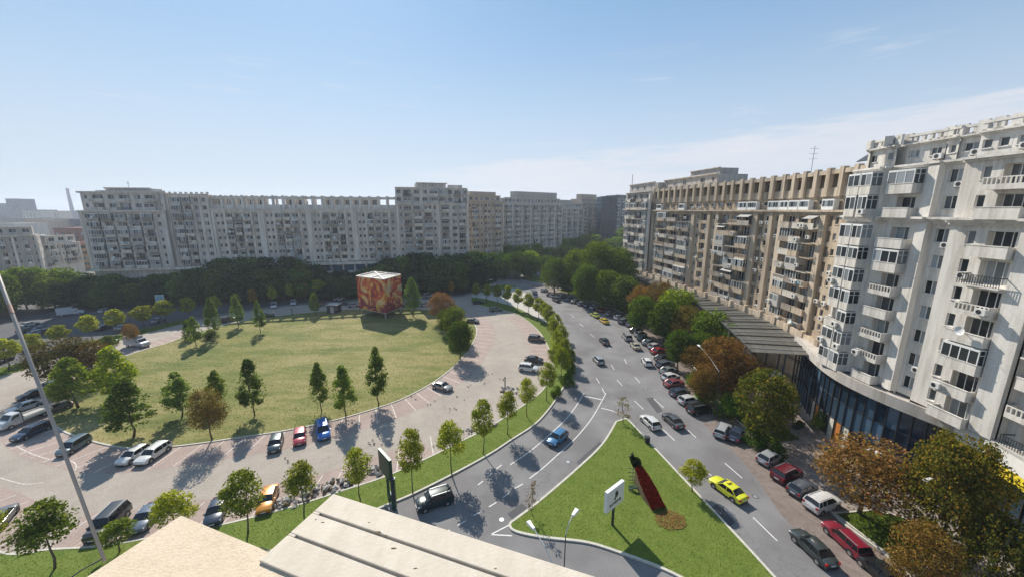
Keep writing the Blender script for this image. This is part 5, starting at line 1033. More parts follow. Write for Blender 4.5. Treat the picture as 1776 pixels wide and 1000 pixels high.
# moving and near cars
for a in [(1262, 847, -28, -20, 'sedan', (.72, .72, .03), 'bright yellow taxi with dark windows driving past the island', None, False, tsign, 'taxi', 'taxi'), (1410, 948, -40, -38, 'sedan', (.035, .045, .045), 'dark grey-green saloon driving up beside the red estate car'), (1128, 731, -15, -14, 'hatch', W_, 'white hatchback driving away near the tip of the island'), (1167, 728, -17, -15, 'sedan', (.07, .075, .08), 'dark grey saloon driving beside the white hatchback'),
          (1038, 624, -10, -11, 'hatch', (.30, .31, .33), 'silver hatchback driving in the middle of the boulevard'), (1048, 591, -8, -8, 'sedan', K_, 'black saloon driving ahead of the silver one'), (967, 758, -20, 17, 'hatch', (.04, .16, .32), 'blue hatchback on the left branch between tree shadows'), (754, 866, -28, 9, 'suv', (.012, .03, .035), 'black off-roader under the tree shadow on the left branch'),
          (767, 669, 20, 6, 'sedan', (.25, .25, .25), 'black and silver saloon standing alone beside the lawn kerb'),
          (930, 587, 22, 2, 'suv', (.10, .08, .075), 'brown off-roader parked against the median'), (926, 623, 22, 2, 'sedan', K_, 'black saloon parked behind the white off-roader'), (917, 638, 22, 3, 'suv', W_, 'white off-roader with black spare rear, parked against the median'),
          (478, 768, -4, 14, 'hatch', (.01, .035, .05), 'dark teal hatchback at the left of three cars by the lawn'), (520, 756, -1, 14, 'hatch', (.38, .03, .05), 'pinkish red hatchback between the teal and blue cars'), (560, 746, 3, 14, 'mpv', (.0, .13, .48), 'bright blue people carrier at the right of three cars by the lawn'),
          (232, 788, -22, 14, 'hatch', W_, 'white hatchback, left of the white pair by the lawn'), (266, 785, -22, 15, 'estate', (.68, .68, .66), 'white estate with black windscreen, right of the white pair'), (128, 772, -20, 12, 'mpv', (.10, .16, .20), 'pale-roofed blue box-shaped van by the lawn tip', None, False, None, 'car', 'car', .0, .82),
          (187, 906, -22, 22, 'mpv', (.03, .032, .035), 'black people carrier with roof bars at the bottom left'), (254, 895, -18, 22, 'sedan', (.10, .13, .18), 'steel blue saloon right of the black people carrier'), (376, 884, -8, 20, 'sedan', (.015, .03, .06), 'dark navy saloon half covered by the left parapet'), (464, 864, -7, 20, 'sedan', (.55, .22, .01), 'orange car with dark roof half under a tree'),
          (56, 747, -30, 13, 'estate', (.015, .035, .08), 'dark blue estate nearest the lawn tip at left'), (44, 704, -28, 9, 'sedan', (.5, .5, .5), 'white saloon behind the flatbed truck'), (60, 682, -28, 8, 'sedan', K_, 'black saloon crossed by the leaning white pole'), (88, 670, -26, 9, 'suv', (.02, .06, .075), 'teal off-roader under the olive tree at left'), (96, 706, -20, 6, 'hatch', (.15, .12, .12), 'dull grey hatchback between flatbed truck and lawn'), (163, 645, -20, 8, 'mpv', (.45, .45, .45), 'pale van shaded by the big brown-green bush')]:
    car(*a)
# angled row by the right kerb
for a in [(1335, 793, 18, -9, 'hatch', (.32, .33, .34), 'silver hatchback standing left of the dark red off-roader'), (1365, 821, 18, -8, 'suv', (.13, .008, .018), 'dark red off-roader in the shade of the rust-brown tree'), (1392, 846, 18, -8, 'hatch', (.07, .08, .10), 'dark blue-grey small car between the red and white off-roaders'), (1426, 871, 19, -7, 'suv', (.66, .64, .62), 'white off-roader under the rust-brown tree'), (1467, 934, -24, -22, 'estate', (.23, .012, .03), 'crimson estate car parked along the kerbed grass patch'), (1530, 992, -24, -22, 'sedan', K_, 'black saloon at the bottom edge behind the crimson estate'),
          (1253, 745, 8, -13, 'estate', (.38, .38, .39), 'silver estate seen from behind at the foot of the street lamp'), (1278, 752, 9, -12, 'sedan', (.03, .045, .08), 'navy saloon right of the silver estate at the lamp'), (1213, 709, 16, -3, 'suv', K_, 'black off-roader in the shade, nearest of the perpendicular row'), (1194, 693, 15, -3, 'hatch', (.5, .5, .5), 'silver-white hatchback beside the shaded black off-roader'), (1179, 680, 15, -3, 'hatch', (.03, .045, .075), 'dark blue hatchback after the wine-red one'), (1169, 664, 15, -3, 'sedan', (.22, .05, .06), 'wine-red saloon below the white one in the row'),
          (1163, 653, 15, -3, 'hatch', (.6, .58, .57), 'white hatchback above the wine-red saloon'), (1160, 642, 15, -3, 'sedan', (.16, .18, .18), 'grey saloon above the white hatchback in the row'), (1154, 631, 15, -3, 'estate', (.09, .11, .13), 'dark silver estate two above the white hatchback'), (1150, 620, 15, -3, 'sedan', (.03, .032, .035), 'black saloon directly below the bright red car'), (1142, 608, 14, -3, 'sedan', R_, 'bright red car in the middle of the perpendicular row'), (1136, 600, 14, -3, 'hatch', (.42, .40, .40), 'pale hatchback just above the bright red car'), (1126, 593, 14, -3, 'sedan', (.13, .17, .18), 'blue-grey saloon two above the bright red car')]:
    car(*a, group='cars parked by the right kerb')
for a in [(1117, 586, 13, -3, 'hatch', (.10, .15, .14), 'teal-grey hatchback in the row above the blue-grey saloon'), (1111, 579, 13, -3, 'hatch', (.5, .52, .5), 'white-roofed hatchback in the row beside the grey people carrier'), (1104, 572, 13, -3, 'sedan', K_, 'black saloon in the row just above the white-roofed hatchback'), (1097, 562, 13, -3, 'suv', (.20, .21, .22), 'shiny dark silver off-roader in the row under the trees'), (1083, 557, 12, -3, 'suv', (.14, .15, .16), 'dark grey off-roader two up from the silver one'), (1074, 550, 12, -3, 'hatch', (.6, .6, .6), 'white hatchback in the row below the orange-yellow taxi level'), (1059, 543, 11, -3, 'estate', (.36, .33, .3), 'beige estate beside the orange-yellow taxi'), (1047, 537, 11, -3, 'sedan', (.25, .05, .03), 'brick-red saloon between silver car and beige estate'),
          (1031, 532, 11, -3, 'hatch', (.5, .52, .53), 'pale silver hatchback beside the lime taxi'), (1020, 528, 10, -3, 'hatch', (.2, .24, .32), 'bluish grey hatchback up the row from the lime taxi'), (1009, 526, 10, -3, 'hatch', (.25, .27, .33), 'lavender grey hatchback in the far row'), (998, 522, 10, -3, 'sedan', (.2, .25, .2), 'greenish silver saloon in the far row'), (988, 518, 10, -3, 'hatch', (.16, .19, .24), 'grey-blue hatchback behind the black double-parked off-roader'), (974, 514, 9, -3, 'hatch', (.2, .2, .2), 'grey car near the far end of the row'), (955, 510, 9, -3, 'sedan', K_, 'black saloon near the far end of the row'), (944, 503, 9, -3, 'hatch', (.4, .4, .4), 'pale car at the far end of the row'),
          (965, 520, 10, 5, 'suv', (.03, .03, .03), 'black off-roader double-parked at the far row'), (959, 513, 9, 3, 'hatch', (.5, .5, .5), 'white-roofed car double-parked before the black off-roader'), (1087, 584, -8, -9, 'mpv', (.30, .29, .31), 'grey people carrier double-parked in the lane'), (1102, 599, -8, -9, 'sedan', (.42, .40, .30), 'beige saloon double-parked behind the grey people carrier'), (1122, 627, -6, -9, 'hatch', (.7, .7, .68), 'white hatchback double-parked near the bright red car')]:
    car(*a, group='cars parked by the right kerb', small=True)
car(1048, 556, -11, -8, 'sedan', (.62, .42, .02), 'orange-yellow taxi standing in the far parking lane', None, True, tsign, 'taxi', 'taxi'); car(1032, 546, -11, -6, 'sedan', (.42, .48, .10), 'lime taxi standing in the far parking lane', None, True, tsign, 'taxi', 'taxi')
# far road and far side of the square
for a in [(830, 524, 12, -1, 'sedan', K_, 'black saloon by the tip of the far median'), (860, 536, 12, -1, 'estate', (.15, .18, .17), 'grey-green estate by the far median grass'), (820, 556, 12, 1, 'hatch', (.14, .14, .14), 'dark grey hatchback emerging behind the lawn clump'), (849, 486, 10, -3, 'sedan', K_, 'black saloon turning off the far boulevard'), (854, 474, 10, -3, 'hatch', (.2, .2, .22), 'grey car under the far trees beyond the black saloon'), (940, 466, 10, -3, 'sedan', (.4, .4, .4), 'pale car far up the boulevard'),
          (742, 513, 14, -3, 'mpv', (.35, .38, .40), 'silver van on the road right of the cube'), (737, 528, 12, -1, 'sedan', (.45, .45, .45), 'white-topped saloon behind the poplar'), (711, 528, 12, -1, 'sedan', (.03, .035, .04), 'dark saloon left of the poplar'), (694, 530, 12, -2, 'hatch', (.2, .2, .2), 'grey car half hidden behind the poster cube'), (613, 529, 12, -1, 'hatch', (.35, .35, .35), 'pale-topped car just left of the poster cube'), (594, 526, 12, -1, 'hatch', (.10, .08, .09), 'dark plum car right of the kiosk'), (560, 527, 12, -2, 'sedan', (.14, .15, .18), 'dark grey saloon left of the kiosk'), (588, 518, 14, -2, 'sedan', (.28, .3, .32), 'silver saloon on the shaded road above the kiosk'), (489, 514, 16, -2, 'sedan', (.04, .05, .08), 'dark blue saloon on the shaded road'),
          (475, 530, -2, 8, 'mpv', (.55, .56, .6), 'white van parked facing the lawn, left one'), (509, 525, -2, 8, 'suv', (.5, .5, .55), 'white-roofed off-roader facing the lawn, right one'), (462, 547, 12, -2, 'sedan', (.05, .06, .05), 'dark saloon behind a far columnar lawn tree'), (396, 554, 14, -3, 'suv', (.08, .04, .05), 'dark plum off-roader on the far edge of the square'), (274, 555, 18, -7, 'sedan', (.35, .37, .40), 'silver saloon on the far road beside the verge'), (212, 567, 18, -7, 'sedan', (.38, .4, .42), 'silver saloon further left on the far road'), (190, 560, 16, -5, 'hatch', (.3, .33, .36), 'pale blue hatchback behind the silver saloon'), (178, 568, 16, -5, 'sedan', (.04, .05, .06), 'dark saloon behind a verge row tree'),
          (184, 538, 14, -3, 'hatch', (.5, .5, .5), 'small white car in the deep shade beyond the road'), (50, 562, 18, -4, 'sedan', (.45, .45, .45), 'white saloon at the top of the dark parked cluster left'), (72, 568, 18, -4, 'sedan', (.05, .08, .12), 'navy saloon in the parked cluster left'), (66, 576, 18, -4, 'hatch', (.25, .32, .38), 'light blue hatchback in the parked cluster left'), (85, 572, 18, -4, 'hatch', (.02, .03, .04), 'black hatchback at the right of the parked cluster'), (48, 571, 18, -4, 'sedan', (.06, .09, .11), 'dark teal saloon by the leaning pole'), (4, 624, 20, -8, 'sedan', K_, 'black saloon cut by the left picture edge'), (190, 593, 14, -5, 'hatch', (.10, .12, .05), 'olive car tucked beside the low bush'), (58, 603, 16, -5, 'sedan', (.1, .12, .14), 'grey saloon behind the verge row tree at left'), (-1, 898, 10, -12, 'sedan', (.1, .11, .12), 'grey car just entering at the left picture edge')]:
    car(*a, small=True)
# flatbed truck, panel vans, box van
def truck(x, y, dx, dy, label, body, kind_):
    p = P(x, y, .9); p.z = 0; q = P(x+dx, y+dy, .9); o = empty(kind_, p, math.atan2(q.y-p.y, q.x-p.x)); tag(o, label, 'truck' if kind_ != 'van' else 'van')
    b = MB(); L = 5.6; V = [[(x_, -.92, .45), (x_, -.95, .9), (x_, -.95, zt*.62+.2), (x_, -.82, zt), (x_, .82, zt), (x_, .95, zt*.62+.2), (x_, .95, .9), (x_, .92, .45)] for x_, zt in ((L/2, 1.0), (L/2-.25, 1.25), (L/2-.8, 1.4), (L/2-1.35, 2.05), (L/2-2.2, 2.1))]
    loft(b, V, 'car_paint'); c = b.obj('cab', o); c.color = (*body, 1)
    g = MB(); g.face([(L/2-.82, -.75, 1.43), (L/2-.82, .75, 1.43), (L/2-1.32, .7, 2.03), (L/2-1.32, -.7, 2.03)], 'car_glass'); g.obj('windscreen', o)
    for sy in (-1, 1): g = MB(); q_ = [(L/2-2.0, sy*.955, 1.35), (L/2-1.05, sy*.955, 1.35), (L/2-1.35, sy*.90, 1.85), (L/2-2.0, sy*.90, 1.88)]; g.face(q_ if sy < 0 else q_[::-1], 'car_glass'); g.obj('side_window', o)
    b = MB()
    if kind_ == 'flatbed_truck':
        b.box(-L/2, L/2-2.3, -.95, .95, .75, .85, 'white_board'); b.box(-L/2, L/2-2.3, -1, -.95, .75, 1.2, 'white_board'); b.box(-L/2, L/2-2.3, .95, 1, .75, 1.2, 'white_board'); b.box(-L/2-.05, -L/2, -1, 1, .75, 1.2, 'white_board'); b.box(L/2-2.32, L/2-2.25, -.95, .95, .85, 1.9, 'dark_metal'); b.box(-L/2+.5, 0, -.5, .5, .86, 1.1, 'concrete')
    else: b.box(-L/2, L/2-2.25, -1.0, 1.0, .6, 2.6, 'car_paint')
    k = b.obj('load_bed' if kind_ == 'flatbed_truck' else 'box_body', o); k.color = (*body, 1)
    b = MB(); b.box(-L/2+.2, L/2-.4, -.4, .4, .4, .7, 'dark_metal'); b.obj('chassis', o)
    for wx in (L/2-.9, -L/2+1.0):
        for sy in (-1, 1): w = link('wheel', WH, o, (wx, sy*.86, .36)); w.scale = (1.15, 1.15, 1.15); link('rim', RM, w)
    for sy in (-1, 1): g = MB(); y0, y1 = sorted((sy*.6, sy*.88)); g.box(L/2-.02, L/2+.02, y0, y1, .75, .93, 'head_lamp'); g.obj('headlight', o)
    return o
truck(40, 722, -34, 13, 'white flatbed truck with open bed at the left edge of the square', (.6, .6, .58), 'flatbed_truck'); truck(238, 594, 22, 2, 'pale grey panel van on the far side of the lawn by the brownish tree', (.4, .41, .44), 'van'); truck(123, 541, 18, -2, 'white box van parked in the shade before the leafy belt', (.5, .52, .56), 'box_truck'); truck(927, 512, 8, 8, 'dark-sided box van at the far end of the pale footway', (.12, .12, .16), 'box_truck')
# ------------------------------------------------------------------ poster cube on legs
m, t_, b = nodes('poster_art'); tc_ = N(t_, 'ShaderNodeTexCoord'); w = N(t_, 'ShaderNodeTexNoise'); w.inputs['Scale'].default_value = .17; w.inputs['Distortion'].default_value = 3.2; w.inputs['Detail'].default_value = 3; w.inputs['Roughness'].default_value = .55
t_.links.new(tc_.outputs['Object'], w.inputs[0]); c1 = ramp(t_, w.outputs[0], [(.30, (.07, .02, .03)), (.40, (.40, .03, .02)), (.48, (.60, .10, .03)), (.54, (.66, .34, .05)), (.62, (.66, .52, .32)), (.68, (.34, .05, .04))])
c2 = ramp(t_, w.outputs[0], [(.32, (.05, .008, .025)), (.45, (.20, .015, .05)), (.56, (.30, .03, .05)), (.63, (.6, .36, .06))]); sp = N(t_, 'ShaderNodeSeparateXYZ'); t_.links.new(tc_.outputs['Object'], sp.inputs[0])
ns = noise(t_, .35, 3); ad = N(t_, 'ShaderNodeMath', operation='MULTIPLY_ADD'); t_.links.new(ns, ad.inputs[0]); ad.inputs[1].default_value = 6; t_.links.new(sp.outputs[2], ad.inputs[2])
mr = N(t_, 'ShaderNodeMapRange'); t_.links.new(ad.outputs[0], mr.inputs[0]); mr.inputs[1].default_value = 7.2; mr.inputs[2].default_value = 8.6; t_.links.new(mixc(t_, c2, c1, mr.outputs[0]), b.inputs['Base Color']); b.inputs['Roughness'].default_value = .5; MATS['poster_art'] = m
ca, cb_, cc = Vector((-37.2, 103.5)), Vector((-47.2, 110)), Vector((-31.6, 111.5)); 
def find(xpx, Yv, z): return (xpx-888)/FPX*depth(0, Yv, z)
ZB, ZT = 2.3, 12.2
f0 = Vector((find(667, 107, 9), 107)); f1 = Vector((find(620, 112.6, 9), 112.6)); f2 = Vector((find(696, 115.2, 9), 115.2)); f3 = f1+f2-f0
t = tag(empty('poster_cube', (f0.x, f0.y, 0)), 'big cube on legs covered with red, orange and purple posters', 'billboard')
for a, c in ((f1, f0), (f0, f2), (f2, f3), (f3, f1)):
    d = (c-a).normalized(); n_ = Vector((d.y, -d.x)); g = MB(); g.hexa([(*(a+n_*.12), ZB), (*(c+n_*.12), ZB), (*(c+n_*.02), ZB), (*(a+n_*.02), ZB), (*(a+n_*.12), ZT), (*(c+n_*.12), ZT), (*(c+n_*.02), ZT), (*(a+n_*.02), ZT)], 'poster_art'); g.obj('poster', t, org=Vector(t.location))
g = MB(); g.prism([f0, f2, f3, f1], ZT-.25, ZT-.1, 'awning', 'awning'); g.obj('roof', t, org=Vector(t.location)); g = MB()
for a, c in ((f1, f0), (f0, f2), (f2, f3), (f3, f1), (f0, f3), ((f0+f1)/2, (f2+f3)/2)): g.bar((*a, ZT+.15), (*c, ZT+.15), .2, .2, 'steel'); g.bar((*a, ZB-.1), (*c, ZB-.1), .2, .2, 'steel')
g.obj('frame', t, org=Vector(t.location)); m_ = (f0+f3)/2
for c in (f0, f1, f2, f3): g = MB(); p = c.lerp(m_, .12); g.bar((*p, .05), (*p, ZB), .3, .3, 'steel'); g.bar((*p, .1), (*m_, ZB), .12, .12, 'steel'); g.obj('leg', t, org=Vector(t.location))
# ------------------------------------------------------------------ billboards, signs, lamps, kiosk
def billboard(p, q, zb, zt, label, face='white_board', back='white_board', posts=1, th=.35, case='white_frame'):
    p = Vector(p); q = Vector(q); c = (p+q)/2; d = (q-p).normalized(); t = tag(empty('billboard', (c.x, c.y, 0), math.atan2(d.y, d.x)), label, 'billboard'); w = (q-p).length/2
    g = MB(); g.box(-w, w, -th/2, th/2, zb, zt, case); g.obj('casing', t)
    for sy, m_ in ((-1, face), (1, back)): g = MB(); y0, y1 = sorted((sy*(th/2+.003), sy*(th/2+.03))); g.box(-w+.12, w-.12, y0, y1, zb+.12, zt-.12, m_); g.obj('panel', t)
    return t, w
t, w = billboard((9.3, 32.1), (11.5, 33.9), 2.4, 4.75, 'white two-sided billboard on a post on the triangular island'); g = MB(); g.tube([(0, 0, .1), (0, 0, 2.35)], .14, 'dark_metal', 10); g.obj('post', t); g = MB()
for sy in (-1, 1):
    y = sy*.215
    for a in [(-.15, .25, 3.6, 4.3), (.05, .35, 3.75, 4.0), (-.3, .0, 3.4, 3.62), (-1.0, -.82, 2.9, 3.2), (-.7, -.5, 2.9, 3.15), (-.4, -.2, 2.95, 3.2), (-.1, .15, 2.9, 3.2), (.25, .45, 2.95, 3.15), (.55, .85, 2.9, 3.2)]: x0, x1 = sorted((a[0]*-sy, a[1]*-sy)); g.box(x0, x1, min(y, y+.012*sy), max(y, y+.012*sy), a[2], a[3], 'dark_metal')
g.obj('print', t)
pb = P(680, 880); t, w = billboard((pb.x-.1, pb.y+.8), (pb.x-2.1, pb.y+3.0), 2.6, 5.3, 'edge-on billboard with green back on a tall post by the median', 'poster_faded', 'green_metal', th=.3, case='green_metal'); g = MB(); g.tube([(w-.4*w-1.2, 0, .1), (w-.4*w-1.2, 0, 2.6)], .16, 'green_metal', 10); g.box(-.3-1, .0-.7, -.25, .25, .1, .9, 'green_metal'); g.obj('post', t)
b = MB(); b.box(-.2, .2, -.2, .2, .1, 3.7, 'green_metal'); b.box(-.26, .26, -.26, .26, 3.7, 3.85, 'dark_metal'); b.box(-.13, .13, -.24, -.2, 1.2, 3.5, 'dark_metal'); o = b.obj('advertising_column', loc=(pb.x+.35, pb.y-.2, 0)); tag(o, 'dark green square column standing before the edge-on billboard', 'column')
p = P(974, 510); t, w = billboard((p.x-1.5, p.y), (p.x+1.5, p.y+.4), 2.8, 5.6, 'small yellow and white board among the trees behind the far car row', 'white_board'); g = MB(); g.tube([(0, 0, 0), (0, 0, 2.8)], .1, 'dark_metal', 8); g.obj('post', t); g = MB(); g.box(.1, 1.2, -.23, -.21, 3.2, 5.2, 'yellow_board'); g.obj('print', t)
p = P(249, 556); t, w = billboard((p.x-1.0, p.y+6), (p.x+1.0, p.y+6.6), 3.4, 6.4, 'pale blue board standing behind the verge trees', 'blue_tarp', 'blue_tarp'); g = MB(); g.tube([(0, 0, 0), (0, 0, 3.4)], .1, 'steel', 8); g.obj('post', t)
b = MB(); b.box(-1.7, 1.7, -1.4, 1.4, .0, 2.6, 'dark_metal'); b.box(-1.9, 1.9, -1.6, 1.6, 2.6, 2.75, 'concrete'); b.box(-.6, .6, -1.43, -1.4, .2, 2.2, 'concrete'); b.box(1.0, 1.5, -1.43, -1.4, 1.0, 2.1, 'window_glass'); p = P(580, 541); tag(b.obj('kiosk', loc=(p.x, p.y, .0)), 'small dark kiosk with pale roof and door on the far lawn edge', 'kiosk')
def lamp(base, head, label, h=8.0, z=.1):
    b0 = Vector((base[0], base[1], z)); t = tag(empty('street_lamp', b0), label, 'street lamp'); hd = Vector((head[0], head[1], h))-b0; el = Vector((hd.x*.12, hd.y*.12, h-.9-z))
    g = MB(); g.tube([(0, 0, 0), (0, 0, .9), (0, 0, .92), el], [.10, .10, .055, .04], 'dark_metal', 8); g.obj('pole', t); g = MB(); g.tube([el, el.lerp(hd, .5)+Vector((0, 0, .25)), hd], .04, 'steel', 6); g.obj('arm', t)
    d = Vector((hd.x, hd.y, 0)).normalized() if Vector((hd.x, hd.y)).length > .05 else Vector((0, -1, 0)); s_ = Vector((-d.y, d.x, 0)); g = MB(); e = hd+d*.85
    g.hexa([hd-s_*.12-Vector((0, 0, .1)), hd+s_*.12-Vector((0, 0, .1)), e+s_*.2-Vector((0, 0, .12)), e-s_*.2-Vector((0, 0, .12)), hd-s_*.1+Vector((0, 0, .06)), hd+s_*.1+Vector((0, 0, .06)), e+s_*.16+Vector((0, 0, .03)), e-s_*.16+Vector((0, 0, .03))], 'white_frame'); g.obj('lamp_head', t); return t
a = P(993, 893, 8); lamp((a.x-.75, a.y-1.1), (a.x, a.y), 'street lamp with a white head rising over the near tip of the island'); a = P(926, 916, 8); lamp((a.x+1.6, a.y-3.0), (a.x, a.y), 'street lamp head at the left corner of the island')
a = P(1214, 600, 8.5); c = P(1243, 728); lamp((c.x, c.y), (a.x, a.y), 'tall street lamp at the foot of the reddish brown tree', 8.5); a = P(1616, 829, 8.5); lamp((a.x+1.6, a.y+.4), (a.x, a.y), 'street lamp whose head shows inside the largest olive tree', 8.5)
a = P(1322, 442, 9) ; c = P(843, 520); lamp((c.x, c.y), (c.x+1.5, c.y), 'thin street lamp standing on the pale footway near the far median', 7.5)
# small dark box on the island kerb
b = MB(); b.box(-.3, .3, -.25, .25, .1, .95, 'dark_metal'); b.box(-.34, .34, -.29, .29, .95, 1.02, 'plastic_black'); p = P(1122, 768); tag(b.obj('utility_box', loc=(p.x, p.y, 0)), 'small dark utility box at the right kerb of the island', 'utility box')
# topiary peacock with flower tail
hp = P(1104, 800, 2.6); gp0 = P(1142, 884, .1); t = tag(empty('topiary_peacock', (hp.x, hp.y, .1)), 'topiary peacock with a long sloping tail of dark red flowers', 'topiary'); a = Vector((0.1, -.5, 2.15)); c = Vector((gp0.x-hp.x, gp0.y-hp.y, .15)); d = (c-a).normalized(); s_ = d.cross(Vector((0, 0, 1))).normalized(); up = s_.cross(d)
b = MB(); V = []
for i in range(15):
    f = i/14; w = .42+.36*math.sin(min(1, f*1.25)*math.pi*.62); w *= 1 if f < .93 else .8; p = a.lerp(c, f); V.append([p+s_*w*math.cos(k*math.pi/8)+up*(w*.55*math.sin(k*math.pi/8)) for k in range(9)]+[Vector((p.x-s_.x*w, p.y-s_.y*w, 0)), Vector((p.x+s_.x*w, p.y+s_.y*w, 0))])
for i in range(14):
    for j in range(11): b.face([V[i][j], V[i+1][j], V[i+1][(j+1) % 11], V[i][(j+1) % 11]], 'soil')
b.obj('tail_frame', t); r = np.random.RandomState(5); n_ = 9000; f = r.uniform(0, 1, n_); k = r.uniform(0, np.pi, n_); w = (.42+.36*np.sin(np.minimum(1, f*1.25)*np.pi*.62)); A = np.array(a); C_ = np.array(c)
p = A+(C_-A)*f[:, None]+np.array(s_)*(w*np.cos(k))[:, None]+np.array(up)*(w*.55*np.sin(k)+.03)[:, None]; q1 = r.normal(0, .05, (n_, 3)); q2 = r.normal(0, .05, (n_, 3)); fl = npmesh('flowers', np.stack([p-q1, p+q2, p+q1, p-q2], 1).reshape(-1, 3), n_, 4, 'flower_red'); o = link('tail_flowers', fl, t); o.color = (1, 1, 1, 1)
def blob(cn, rad, n_, mat, nm, size=.09):
    d_ = r.normal(0, 1, (n_, 3)); d_ /= np.linalg.norm(d_, axis=1)[:, None]; p = np.array(cn)+d_*np.array(rad)*r.uniform(.6, 1.03, (n_, 1)); q1 = r.normal(0, size, (n_, 3)); q2 = r.normal(0, size, (n_, 3)); o = link(nm, npmesh(nm, np.stack([p-q1, p+q2, p+q1, p-q2], 1).reshape(-1, 3), n_, 4, mat), t); o.color = (.55, .6, .6, 1); return o
blob((0, .05, 2.35), (.5, .55, .55), 2600, 'leaf_dark', 'body', .08); blob((-.45, .3, 2.75), (.2, .2, .5), 700, 'leaf_dark', 'neck', .06)
b = MB(); b.hexa([(-.55, .2, 3.0), (-.35, .2, 3.0), (-.35, .45, 3.0), (-.55, .45, 3.0), (-.5, .25, 3.3), (-.4, .25, 3.3), (-.4, .4, 3.3), (-.5, .4, 3.3)], 'green_metal'); b.bar((-.5, .3, 3.1), (-.85, .35, 3.0), .07, .07, 'dark_metal')
for i in range(4): b.bar((-.45, .3, 3.25), (-.62+.12*i, .3, 3.6), .03, .03, 'dark_metal')
b.obj('head', t); b = MB()
for x_ in (-.3, .25):
    b.bar((x_, .1, 0), (x_, .1, 2.2), .07, .07, 'steel')
for i in range(4): b.bar((-.9, -.3+i*.15, .2+i*.45), (.2, -.2, .2+i*.45), .05, .05, 'dark_metal')
b.obj('wire_frame', t)
for i in range(3): b = MB(); b.tube([(-1.1-i*.1, -1.1-i*.3, .1), (-.9, -1.5-i*.2, .45), (-.4, -1.7-i*.1, .5), (-.1, -1.5, .1)], .08, 'green_metal', 6); b.obj('wire_hoop', t)
# rubble heaps along the median
def rubble(x, y, w, h, nn, label, col_='rubble'):
    p = P(x, y); b = MB()
    for i in range(nn):
        a = rnd.uniform(0, 6.28); d_ = rnd.random()**.5; cx, cy = math.cos(a)*d_*w, math.sin(a)*d_*h; z = (1-d_)*.6*rnd.random(); s_ = rnd.uniform(.10, .30); M = Matrix.Translation((cx, cy, z+s_*.3)) @ Matrix.Rotation(rnd.uniform(0, 3), 4, (rnd.random(), rnd.random(), rnd.random()+.1))
        c = [(-1, -1, -.5), (1, -.8, -.5), (.9, 1, -.4), (-1, .8, -.5), (-.7, -.7, .5), (.8, -.6, .45), (.6, .7, .5), (-.7, .8, .4)]; b.hexa([M @ (Vector(v)*s_*rnd.uniform(.8, 1.2)) for v in c], rnd.choice([col_, 'concrete', col_, 'soil']))
    tag(b.obj('rubble_heap', loc=(p.x, p.y, .05)), label, 'rubble heap')
for a in [(545, 852, 3.0, .9, 60, 'pale rubble heap along the median beside the yellow-green tree'), (500, 874, 2.4, .8, 40, 'lower end heap of pale slabs beside the orange car'), (590, 838, 1.8, .8, 30, 'broken slabs piled left of the dark bin bags'), (652, 816, 1.2, .8, 26, 'white and grey junk heap at the foot of the edge-on billboard'), (820, 748, 2.2, .6, 22, 'sparse stones along the median below the lawn bays'), (884, 676, 1.8, 1.4, 40, 'stone heap with a post on the square near the white off-roader'), (850, 738, 1.4, .5, 14, 'few loose stones by a young median tree')]: rubble(*a)
rubble(604, 838, .7, .6, 14, 'dark bin bags beside the rubble on the median', 'plastic_black')
r2 = np.random.RandomState(11); b = MB()
for x, y in [(500, 800), (690, 770), (655, 768), (716, 690), (823, 655), (812, 667), (845, 650), (800, 690), (786, 710), (750, 700), (835, 662), (870, 655), (640, 773), (760, 772)]:
    for k in range(3): p = P(x+r2.uniform(-9, 9), y+r2.uniform(-5, 5)); b.tube([(p.x-.12, p.y, .12), (p.x, p.y+.05, .16), (p.x+.14, p.y+.1, .15)], [.02, .08, .02], 'plastic_black', 5)
tag(b.obj('pigeons', loc=(0, 0, 0)), 'scattered dark pigeons on the paved square', 'pigeons', None, 'stuff')
for x, y, l in ((475, 552, 'slim dark post on the far lawn below the white van'), (507, 546, 'slim dark post at the lawn edge below the white-roofed off-roader'), (876, 672, 'dark short post beside the stone heap')):
    b = MB(); b.tube([(0, 0, 0), (0, 0, 1.9)], [.12, .09], 'dark_metal', 8); b.box(-.16, .16, -.16, .16, 1.9, 2.1, 'dark_metal'); p = P(x, y); tag(b.obj('post', loc=(p.x, p.y, 0)), l, 'post')
# terrace clutter on the right footway
for i, (x, y, l) in enumerate(((1270, 598, 'pale parasol nearest the canopy corner'), (1292, 606, 'second pale parasol by the canopy corner'), (1282, 618, 'pale parasol between two dark planters'), (1345, 645, 'pale parasol on the footway in the sun'))):
    p = P(x, y, 2.6); t = tag(empty('parasol', (p.x, p.y, .12)), l, 'parasol'); g = MB(); g.tube([(0, 0, 0), (0, 0, 2.5)], .04, 'steel', 6); g.obj('pole', t); g = MB(); n_ = 8; R0 = [(1.5*math.cos(6.283*k/n_), 1.5*math.sin(6.283*k/n_), 2.2) for k in range(n_)]
    for k in range(n_): g.face([R0[k], R0[(k+1) % n_], (0, 0, 2.75)], 'white_board')
    g.obj('canopy', t)
for i, (x, y, l) in enumerate(((1300, 640, 'dark planter box on the sunny footway, farthest one'), (1372, 660, 'dark planter box before the canopy end'), (1405, 700, 'dark planter box near the glass corner'), (1385, 740, 'dark planter box below the sparse olive tree'), (1440, 790, 'dark planter box on the footway left of the rust-brown tree'))):
    p = P(x, y, .12); t = tag(empty('planter', (p.x, p.y, .12), .5), l, 'planter'); g = MB(); g.box(-1.1, 1.1, -.35, .35, 0, .6, 'dark_metal'); g.obj('box', t); o = link('plants', KIND['shrub'][2][i % 3][0], t, (0, 0, .3)); o.scale = (.45, .22, .25); o.color = (.8, .9, .7, 1)
